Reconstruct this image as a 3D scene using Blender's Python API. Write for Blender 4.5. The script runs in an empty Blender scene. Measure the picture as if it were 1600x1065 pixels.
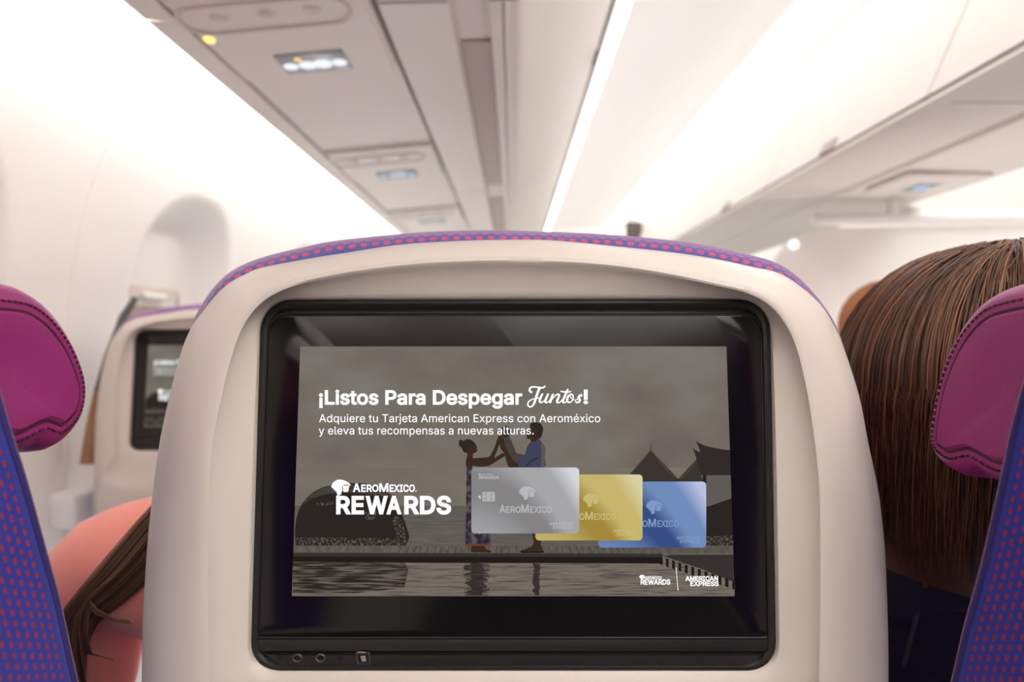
import bpy, bmesh, math, random
from mathutils import Vector, Matrix, noise as mnoise

# ------------------------------------------------------------------ camera, world, big lights, exposure
sc = bpy.context.scene
F, VPX, VPY, CZ = 960.0, 802.0, 516.0, 1.2          # focal length in pixels, vanishing point, eye height
cam_d = bpy.data.cameras.new('camera')
cam = bpy.data.objects.new('camera', cam_d)
sc.collection.objects.link(cam)
cam.location = (0, 0, CZ)
cam.rotation_euler = (math.pi / 2, 0, 0)
cam_d.sensor_fit = 'HORIZONTAL'
cam_d.sensor_width = 36.0
cam_d.lens = 36.0 * F / 1600.0
cam_d.shift_x = -(VPX - 800.0) / 1600.0
cam_d.shift_y = -(532.5 - VPY) / 1600.0
cam_d.clip_start = 0.01
cam_d.dof.use_dof = True
cam_d.dof.focus_distance = 0.395
cam_d.dof.aperture_fstop = cam_d.lens / 5.0          # 5 mm aperture
sc.camera = cam
sc.view_settings.view_transform = 'Standard'
sc.view_settings.look = 'None'
sc.view_settings.exposure = 0.27
sc.view_settings.gamma = 1.0
sc.view_settings.use_curve_mapping = False
world = bpy.data.worlds.new('world')
sc.world = world
world.use_nodes = True
world.node_tree.nodes['Background'].inputs[0].default_value = (1.0, 0.97, 0.94, 1)
world.node_tree.nodes['Background'].inputs[1].default_value = 0.25
sc.cycles.use_denoising = True
sc.cycles.max_bounces = 8
sc.cycles.sample_clamp_indirect = 6.0
SCREEN = 0.86                                        # brightness of the seat screens
COVE_POWER, AISLE_POWER, FAR_POWER = 22.0, 5.4, 5.0

def area_lamp(name, loc, rot, sx, sy, energy, col=(1, .985, .962)):
    l = bpy.data.lights.new(name, 'AREA')
    l.shape = 'RECTANGLE'; l.size = sx; l.size_y = sy; l.energy = energy; l.color = col
    o = bpy.data.objects.new(name, l); sc.collection.objects.link(o)
    o.location = loc; o.rotation_euler = rot
    return o
# the ceiling lamps of the aisle over and behind the viewer
area_lamp('aisle_lamp', (0.62, -0.75, CZ + 0.98), (0, 0, 0), 0.6, 1.5, 10.0)
# added wide fill behind the viewer; two small lamps make the glass reflections
area_lamp('rear_fill', (.05, -1.5, CZ + .74), (math.pi / 2, 0, 0), 1.7, .5, 16.0)
area_lamp('rear_spot_lamp', (.08, -1.45, CZ + .43), (math.pi / 2, 0, 0), .34, .12, .22)
area_lamp('rear_spot_lamp', (-.60, -1.45, CZ + .43), (math.pi / 2, 0, 0), .30, .12, .16)
# unseen upward fill, added to brighten the bin undersides in place of floor bounce
area_lamp('wall_foot_fill', (-.70, 3.4, .08), (math.pi, 0.25, 0), 0.12, 5.4, 18.0)
area_lamp('floor_fill', (.66, 4.0, .06), (math.pi, 0, 0), 0.3, 4.0, 9.0)
area_lamp('floor_fill', (1.36, 1.4, .06), (math.pi, 0, 0), 0.3, 1.2, 10.0)

# ------------------------------------------------------------------ helpers
def lin(c):
    c = c / 255.0
    return c / 12.92 if c <= 0.04045 else ((c + 0.055) / 1.055) ** 2.4
def rgb(r, g, b): return (lin(r), lin(g), lin(b), 1.0)

def at(px, py, d): return Vector(((px - VPX) / F * d, d, CZ + (VPY - py) / F * d))
P0 = Vector((0, 0.400, CZ - 0.0104))
NRM = Vector((0, -1, 0.0961)).normalized()
CAM = Vector((0, 0, CZ))
def onp(px, py, o=0.0):
    """photo pixel -> the tilted plane of the screen, o metres in front of it"""
    r = Vector(((px - VPX) / F, 1.0, (VPY - py) / F))
    s = (P0 + NRM * o - CAM).dot(NRM) / r.dot(NRM)
    return CAM + r * s
def onx(px, py, x):
    d = x * F / (px - VPX)
    return Vector((x, d, CZ + (VPY - py) / F * d))

MATS = {}
def nodes_of(m):
    m.use_nodes = True
    return m.node_tree.nodes, m.node_tree.links
def pbr(name, col, rough=0.5, metal=0.0, bump=0.0, bscale=400.0, vary=0.0, coat=0.0, spec=0.5, sheen=0.0, sub=0.0):
    m = bpy.data.materials.new(name); n, l = nodes_of(m)
    b = n['Principled BSDF']
    b.inputs['Base Color'].default_value = col
    b.inputs['Roughness'].default_value = rough
    b.inputs['Metallic'].default_value = metal
    b.inputs['Coat Weight'].default_value = coat
    b.inputs['Specular IOR Level'].default_value = spec
    b.inputs['Sheen Weight'].default_value = sheen
    tc = n.new('ShaderNodeTexCoord'); nz = n.new('ShaderNodeTexNoise')
    nz.inputs['Scale'].default_value = bscale; nz.inputs['Detail'].default_value = 3
    l.new(tc.outputs['Object'], nz.inputs['Vector'])
    if bump > 0:
        bp = n.new('ShaderNodeBump'); bp.inputs['Strength'].default_value = bump; bp.inputs['Distance'].default_value = 0.001
        l.new(nz.outputs['Fac'], bp.inputs['Height']); l.new(bp.outputs['Normal'], b.inputs['Normal'])
    if vary > 0:
        mx = n.new('ShaderNodeMix'); mx.data_type = 'RGBA'
        mx.inputs[6].default_value = [c * (1 - vary) for c in col[:3]] + [1]
        mx.inputs[7].default_value = [min(1, c * (1 + vary)) for c in col[:3]] + [1]
        l.new(nz.outputs['Fac'], mx.inputs[0]); l.new(mx.outputs[2], b.inputs['Base Color'])
    MATS[name] = m
    return m
def emit(name, col, strength=1.0):
    m = bpy.data.materials.new(name); n, l = nodes_of(m)
    n.remove(n['Principled BSDF'])
    e = n.new('ShaderNodeEmission'); e.inputs[0].default_value = col; e.inputs[1].default_value = strength * (SCREEN if name[:2] == 'p_' or name[:4] in ('card', 'mark', 'chip') else 1)
    l.new(e.outputs[0], n['Material Output'].inputs[0])
    MATS[name] = m
    return m
def mth(n, l, op, a, b=None, c=None):
    k = n.new('ShaderNodeMath'); k.operation = op
    for i, v in enumerate((a, b, c)):
        if v is None: continue
        if isinstance(v, (int, float)): k.inputs[i].default_value = v
        else: l.new(v, k.inputs[i])
    return k.outputs[0]
def fabric(name, blue, red, pu, pv, la, lb):
    """woven cloth with staggered dashes; u runs along the dashes (metres)"""
    m = bpy.data.materials.new(name); n, l = nodes_of(m); b = n['Principled BSDF']
    uv = n.new('ShaderNodeUVMap'); sp = n.new('ShaderNodeSeparateXYZ'); l.new(uv.outputs[0], sp.inputs[0])
    nz = n.new('ShaderNodeTexNoise'); nz.inputs['Scale'].default_value = 700; l.new(uv.outputs[0], nz.inputs['Vector'])
    jit = mth(n, l, 'MULTIPLY', mth(n, l, 'SUBTRACT', nz.outputs['Fac'], 0.5), 0.35)
    v = mth(n, l, 'DIVIDE', sp.outputs['Y'], pv)
    row = mth(n, l, 'FLOOR', v)
    st = mth(n, l, 'MULTIPLY', mth(n, l, 'FLOORED_MODULO', row, 2.0), 0.5)
    u = mth(n, l, 'ADD', mth(n, l, 'DIVIDE', sp.outputs['X'], pu), st)
    fu = mth(n, l, 'ADD', mth(n, l, 'SUBTRACT', mth(n, l, 'FRACT', u), 0.5), mth(n, l, 'MULTIPLY', jit, 0.5))
    fv = mth(n, l, 'ADD', mth(n, l, 'SUBTRACT', mth(n, l, 'FRACT', v), 0.5), mth(n, l, 'MULTIPLY', jit, 0.5))
    du = mth(n, l, 'POWER', mth(n, l, 'ABSOLUTE', mth(n, l, 'DIVIDE', fu, la)), 2.5)
    dv = mth(n, l, 'POWER', mth(n, l, 'ABSOLUTE', mth(n, l, 'DIVIDE', fv, lb)), 2.5)
    mr = n.new('ShaderNodeMapRange'); l.new(mth(n, l, 'ADD', du, dv), mr.inputs[0])
    mr.inputs[1].default_value = 0.7; mr.inputs[2].default_value = 1.35; mr.inputs[3].default_value = 1; mr.inputs[4].default_value = 0
    n2 = n.new('ShaderNodeTexNoise'); n2.inputs['Scale'].default_value = 1500; l.new(uv.outputs[0], n2.inputs['Vector'])
    wv = n.new('ShaderNodeMapRange'); l.new(n2.outputs['Fac'], wv.inputs[0]); wv.inputs[1].default_value = .3; wv.inputs[2].default_value = .7; wv.inputs[3].default_value = .6; wv.inputs[4].default_value = 1.3
    mx = n.new('ShaderNodeMix'); mx.data_type = 'RGBA'; mx.inputs[6].default_value = blue; mx.inputs[7].default_value = red
    l.new(mr.outputs[0], mx.inputs[0])
    mul = n.new('ShaderNodeMix'); mul.data_type = 'RGBA'; mul.blend_type = 'MULTIPLY'; mul.inputs[0].default_value = 1
    l.new(mx.outputs[2], mul.inputs[6]); l.new(wv.outputs[0], mul.inputs[7])
    l.new(mul.outputs[2], b.inputs['Base Color'])
    b.inputs['Roughness'].default_value = .85; b.inputs['Sheen Weight'].default_value = .25; b.inputs['Specular IOR Level'].default_value = .2
    bp = n.new('ShaderNodeBump'); bp.inputs['Strength'].default_value = .35; bp.inputs['Distance'].default_value = .0008
    l.new(n2.outputs['Fac'], bp.inputs['Height']); l.new(bp.outputs['Normal'], b.inputs['Normal'])
    MATS[name] = m
    return m

def tag(o, label=None, cat=None, group=None, kind=None):
    if label: o['label'] = label
    if cat: o['category'] = cat
    if group: o['group'] = group
    if kind: o['kind'] = kind
    return o
def empty(name, loc, label, cat, group=None):
    o = bpy.data.objects.new(name, None); sc.collection.objects.link(o)
    o.location = loc; o.empty_display_size = .05
    return tag(o, label, cat, group)
def root_loc(o):
    v = Vector((0, 0, 0))
    while o is not None:
        v = v + Vector(o.location); o = o.parent
    return v

class MB:
    """collects shapes in world coordinates, then links them as ONE mesh object"""
    def __init__(s): s.v, s.f, s.m, s.uv, s.sm = [], [], [], {}, []
    def add(s, verts, faces, mi=0, uv=None, smooth=True):
        b = len(s.v); s.v += [Vector(p) for p in verts]
        for f in faces:
            k = len(s.f); s.f.append([b + i for i in f]); s.m.append(mi); s.sm.append(smooth)
        if uv is not None:
            for i, t in enumerate(uv): s.uv[b + i] = t
        return s
    def loft(s, rings, closed=True, cap0=False, cap1=False, mi=0, smooth=True, uvs=None):
        n = len(rings[0]); vs = [p for r in rings for p in r]; fs = []
        for i in range(len(rings) - 1):
            for j in range(n if closed else n - 1):
                k = (j + 1) % n
                fs.append((i * n + j, i * n + k, (i + 1) * n + k, (i + 1) * n + j))
        if cap0: fs.append(tuple(range(n - 1, -1, -1)))
        if cap1: fs.append(tuple(range((len(rings) - 1) * n, len(rings) * n)))
        if uvs is None:
            uvs = []
            vacc = 0.0
            for i, r in enumerate(rings):
                if i: vacc += (Vector(r[n // 2]) - Vector(rings[i - 1][n // 2])).length
                u = 0.0
                for j in range(n):
                    if j: u += (Vector(rings[0][j]) - Vector(rings[0][j - 1])).length
                    uvs.append((u, vacc))
        return s.add(vs, fs, mi, uvs, smooth)
    def box(s, c, h, mi=0, rot=None, bev=0.0):
        bm = bmesh.new(); bmesh.ops.create_cube(bm, size=2.0)
        for v in bm.verts: v.co = Vector((v.co.x * h[0], v.co.y * h[1], v.co.z * h[2]))
        if bev > 0: bmesh.ops.bevel(bm, geom=bm.edges[:], offset=bev, segments=3, affect='EDGES', profile=.5)
        M = rot.to_4x4() if rot is not None else Matrix()
        bm.verts.ensure_lookup_table()
        vs = [Vector(c) + (M @ v.co) for v in bm.verts]
        for i, v in enumerate(bm.verts): v.index = i
        s.add(vs, [[v.index for v in f.verts] for f in bm.faces], mi, None, bev > 0)
        bm.free(); return s
    def tube(s, pts, r, n=10, mi=0, closed=False, caps=True):
        pts = [Vector(p) for p in pts]; m = len(pts); rings = []
        ref = Vector((0.13, 0.31, 0.94))
        for i, p in enumerate(pts):
            a = pts[(i - 1) % m] if (closed or i > 0) else p
            b = pts[(i + 1) % m] if (closed or i < m - 1) else p
            t = (b - a).normalized()
            x = t.cross(ref)
            if x.length < 1e-4: x = t.cross(Vector((1, 0, 0)))
            x.normalize(); y = t.cross(x)
            rr = r(i / (m - 1)) if callable(r) else r
            rings.append([p + (x * math.cos(k * 2 * math.pi / n) + y * math.sin(k * 2 * math.pi / n)) * rr for k in range(n)])
        if closed: rings.append(rings[0])
        return s.loft(rings, True, caps and not closed, caps and not closed, mi)
    def disc(s, c, nrm, r, n=24, mi=0, depth=0.0):
        nrm = Vector(nrm).normalized(); x = nrm.orthogonal().normalized(); y = nrm.cross(x); c = Vector(c)
        r0 = [c + (x * math.cos(k * 2 * math.pi / n) + y * math.sin(k * 2 * math.pi / n)) * r for k in range(n)]
        if depth:
            r1 = [p - nrm * depth for p in r0]
            return s.loft([r1, r0], True, True, True, mi, False)
        return s.add(r0, [tuple(range(n))], mi)
    def sphere(s, c, rad, nu=24, nv=14, mi=0, rot=None):
        c = Vector(c); rings = []
        for i in range(nv + 1):
            t = math.pi * i / nv; ring = []
            for j in range(nu):
                p = 2 * math.pi * j / nu
                q = Vector((rad[0] * math.sin(t) * math.cos(p), rad[1] * math.sin(t) * math.sin(p), rad[2] * math.cos(t)))
                if rot is not None: q = rot @ q
                ring.append(c + q)
            rings.append(ring)
        return s.loft(rings, True, False, False, mi)
    def build(s, name, mats, parent=None, flip=False, smooth_angle=True):
        me = bpy.data.meshes.new(name)
        off = root_loc(parent)
        me.from_pydata([p - off for p in s.v], [], s.f)
        if not isinstance(mats, (list, tuple)): mats = [mats]
        for m in mats: me.materials.append(m)
        if s.uv:
            lay = me.uv_layers.new(name='UVMap')
            for lp in me.loops: lay.data[lp.index].uv = s.uv.get(lp.vertex_index, (0, 0))
        for i, p in enumerate(me.polygons):
            p.material_index = s.m[i]; p.use_smooth = s.sm[i]
        bm = bmesh.new(); bm.from_mesh(me)
        bmesh.ops.recalc_face_normals(bm, faces=bm.faces)
        bm.to_mesh(me); bm.free(); me.update()
        if any(s.sm): me.set_sharp_from_angle(angle=math.radians(42))
        o = bpy.data.objects.new(name, me); sc.collection.objects.link(o)
        if parent is not None: o.parent = parent
        return o
def struct(o): o['kind'] = 'structure'; return o

def copy_tree(o, parent=None):
    c = o.copy(); sc.collection.objects.link(c)
    if parent is not None: c.parent = parent
    for ch in list(o.children): copy_tree(ch, c)
    return c

def catmull(pts, per=8, closed=False):
    out = []; n = len(pts); rng = range(n if closed else n - 1)
    P = [Vector((p[0], p[1], 0)) for p in pts]
    for i in rng:
        p0 = P[(i - 1) % n] if (closed or i > 0) else P[0]
        p1 = P[i]; p2 = P[(i + 1) % n]
        p3 = P[(i + 2) % n] if (closed or i < n - 2) else P[-1]
        for k in range(per):
            t = k / per
            q = .5 * ((2 * p1) + (-p0 + p2) * t + (2 * p0 - 5 * p1 + 4 * p2 - p3) * t * t + (-p0 + 3 * p1 - 3 * p2 + p3) * t ** 3)
            out.append((q.x, q.y))
    if not closed: out.append((P[-1].x, P[-1].y))
    return out
def rrect(x0, y0, x1, y1, r, k=8, r2=None):
    """rounded rectangle, clockwise from the top left; r2 = radius of the two lower corners"""
    r2 = r if r2 is None else r2; out = []
    for cx, cy, a0, rr in ((x0 + r, y0 + r, 180, r), (x1 - r, y0 + r, 270, r), (x1 - r2, y1 - r2, 0, r2), (x0 + r2, y1 - r2, 90, r2)):
        for i in range(k + 1):
            a = math.radians(a0 + 90 * i / k); out.append((cx + rr * math.cos(a), cy + rr * math.sin(a)))
    return out
def rquad(tl, tr, br, bl, r, k=8, r2=None):
    """rounded quadrilateral with slanted sides"""
    src = rrect(0, 0, 1000, 1000 * abs(bl[1] - tl[1]) / abs(tr[0] - tl[0]), r * 1000 / abs(tr[0] - tl[0]), k, None if r2 is None else r2 * 1000 / abs(tr[0] - tl[0]))
    H = 1000 * abs(bl[1] - tl[1]) / abs(tr[0] - tl[0]); out = []
    for x, y in src:
        u, v = x / 1000, y / H
        a = (tl[0] + (tr[0] - tl[0]) * u, tl[1] + (tr[1] - tl[1]) * u); b = (bl[0] + (br[0] - bl[0]) * u, bl[1] + (br[1] - bl[1]) * u)
        out.append((a[0] + (b[0] - a[0]) * v, a[1] + (b[1] - a[1]) * v))
    return out
def polar(poly, c, n):
    """resample a star-shaped closed polygon by angle about c, so that rings of different outlines line up"""
    res = []; m = len(poly)
    for k in range(n):
        a = 2 * math.pi * k / n; dx, dy = math.cos(a), math.sin(a); best = 0
        for i in range(m):
            x0, y0 = poly[i][0] - c[0], poly[i][1] - c[1]; x1, y1 = poly[(i + 1) % m][0] - c[0], poly[(i + 1) % m][1] - c[1]
            ex, ey = x1 - x0, y1 - y0; den = dx * ey - dy * ex
            if abs(den) < 1e-9: continue
            t = (x0 * ey - y0 * ex) / den; s = (x0 * dy - y0 * dx) / den
            if t > 0 and -1e-6 <= s <= 1 + 1e-6: best = max(best, t)
        res.append((c[0] + dx * best, c[1] + dy * best))
    return res
def inset(ring, d):
    """move a closed pixel ring inwards by d pixels"""
    n = len(ring); out = []
    for i in range(n):
        a = Vector((*ring[(i - 2) % n], 0)); b = Vector((*ring[(i + 2) % n], 0)); t = (b - a)
        if t.length < 1e-6: out.append(ring[i]); continue
        t.normalize(); nn = Vector((-t.y, t.x, 0)); p = ring[i]
        out.append((p[0] + nn.x * d, p[1] + nn.y * d))
    return out

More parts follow.
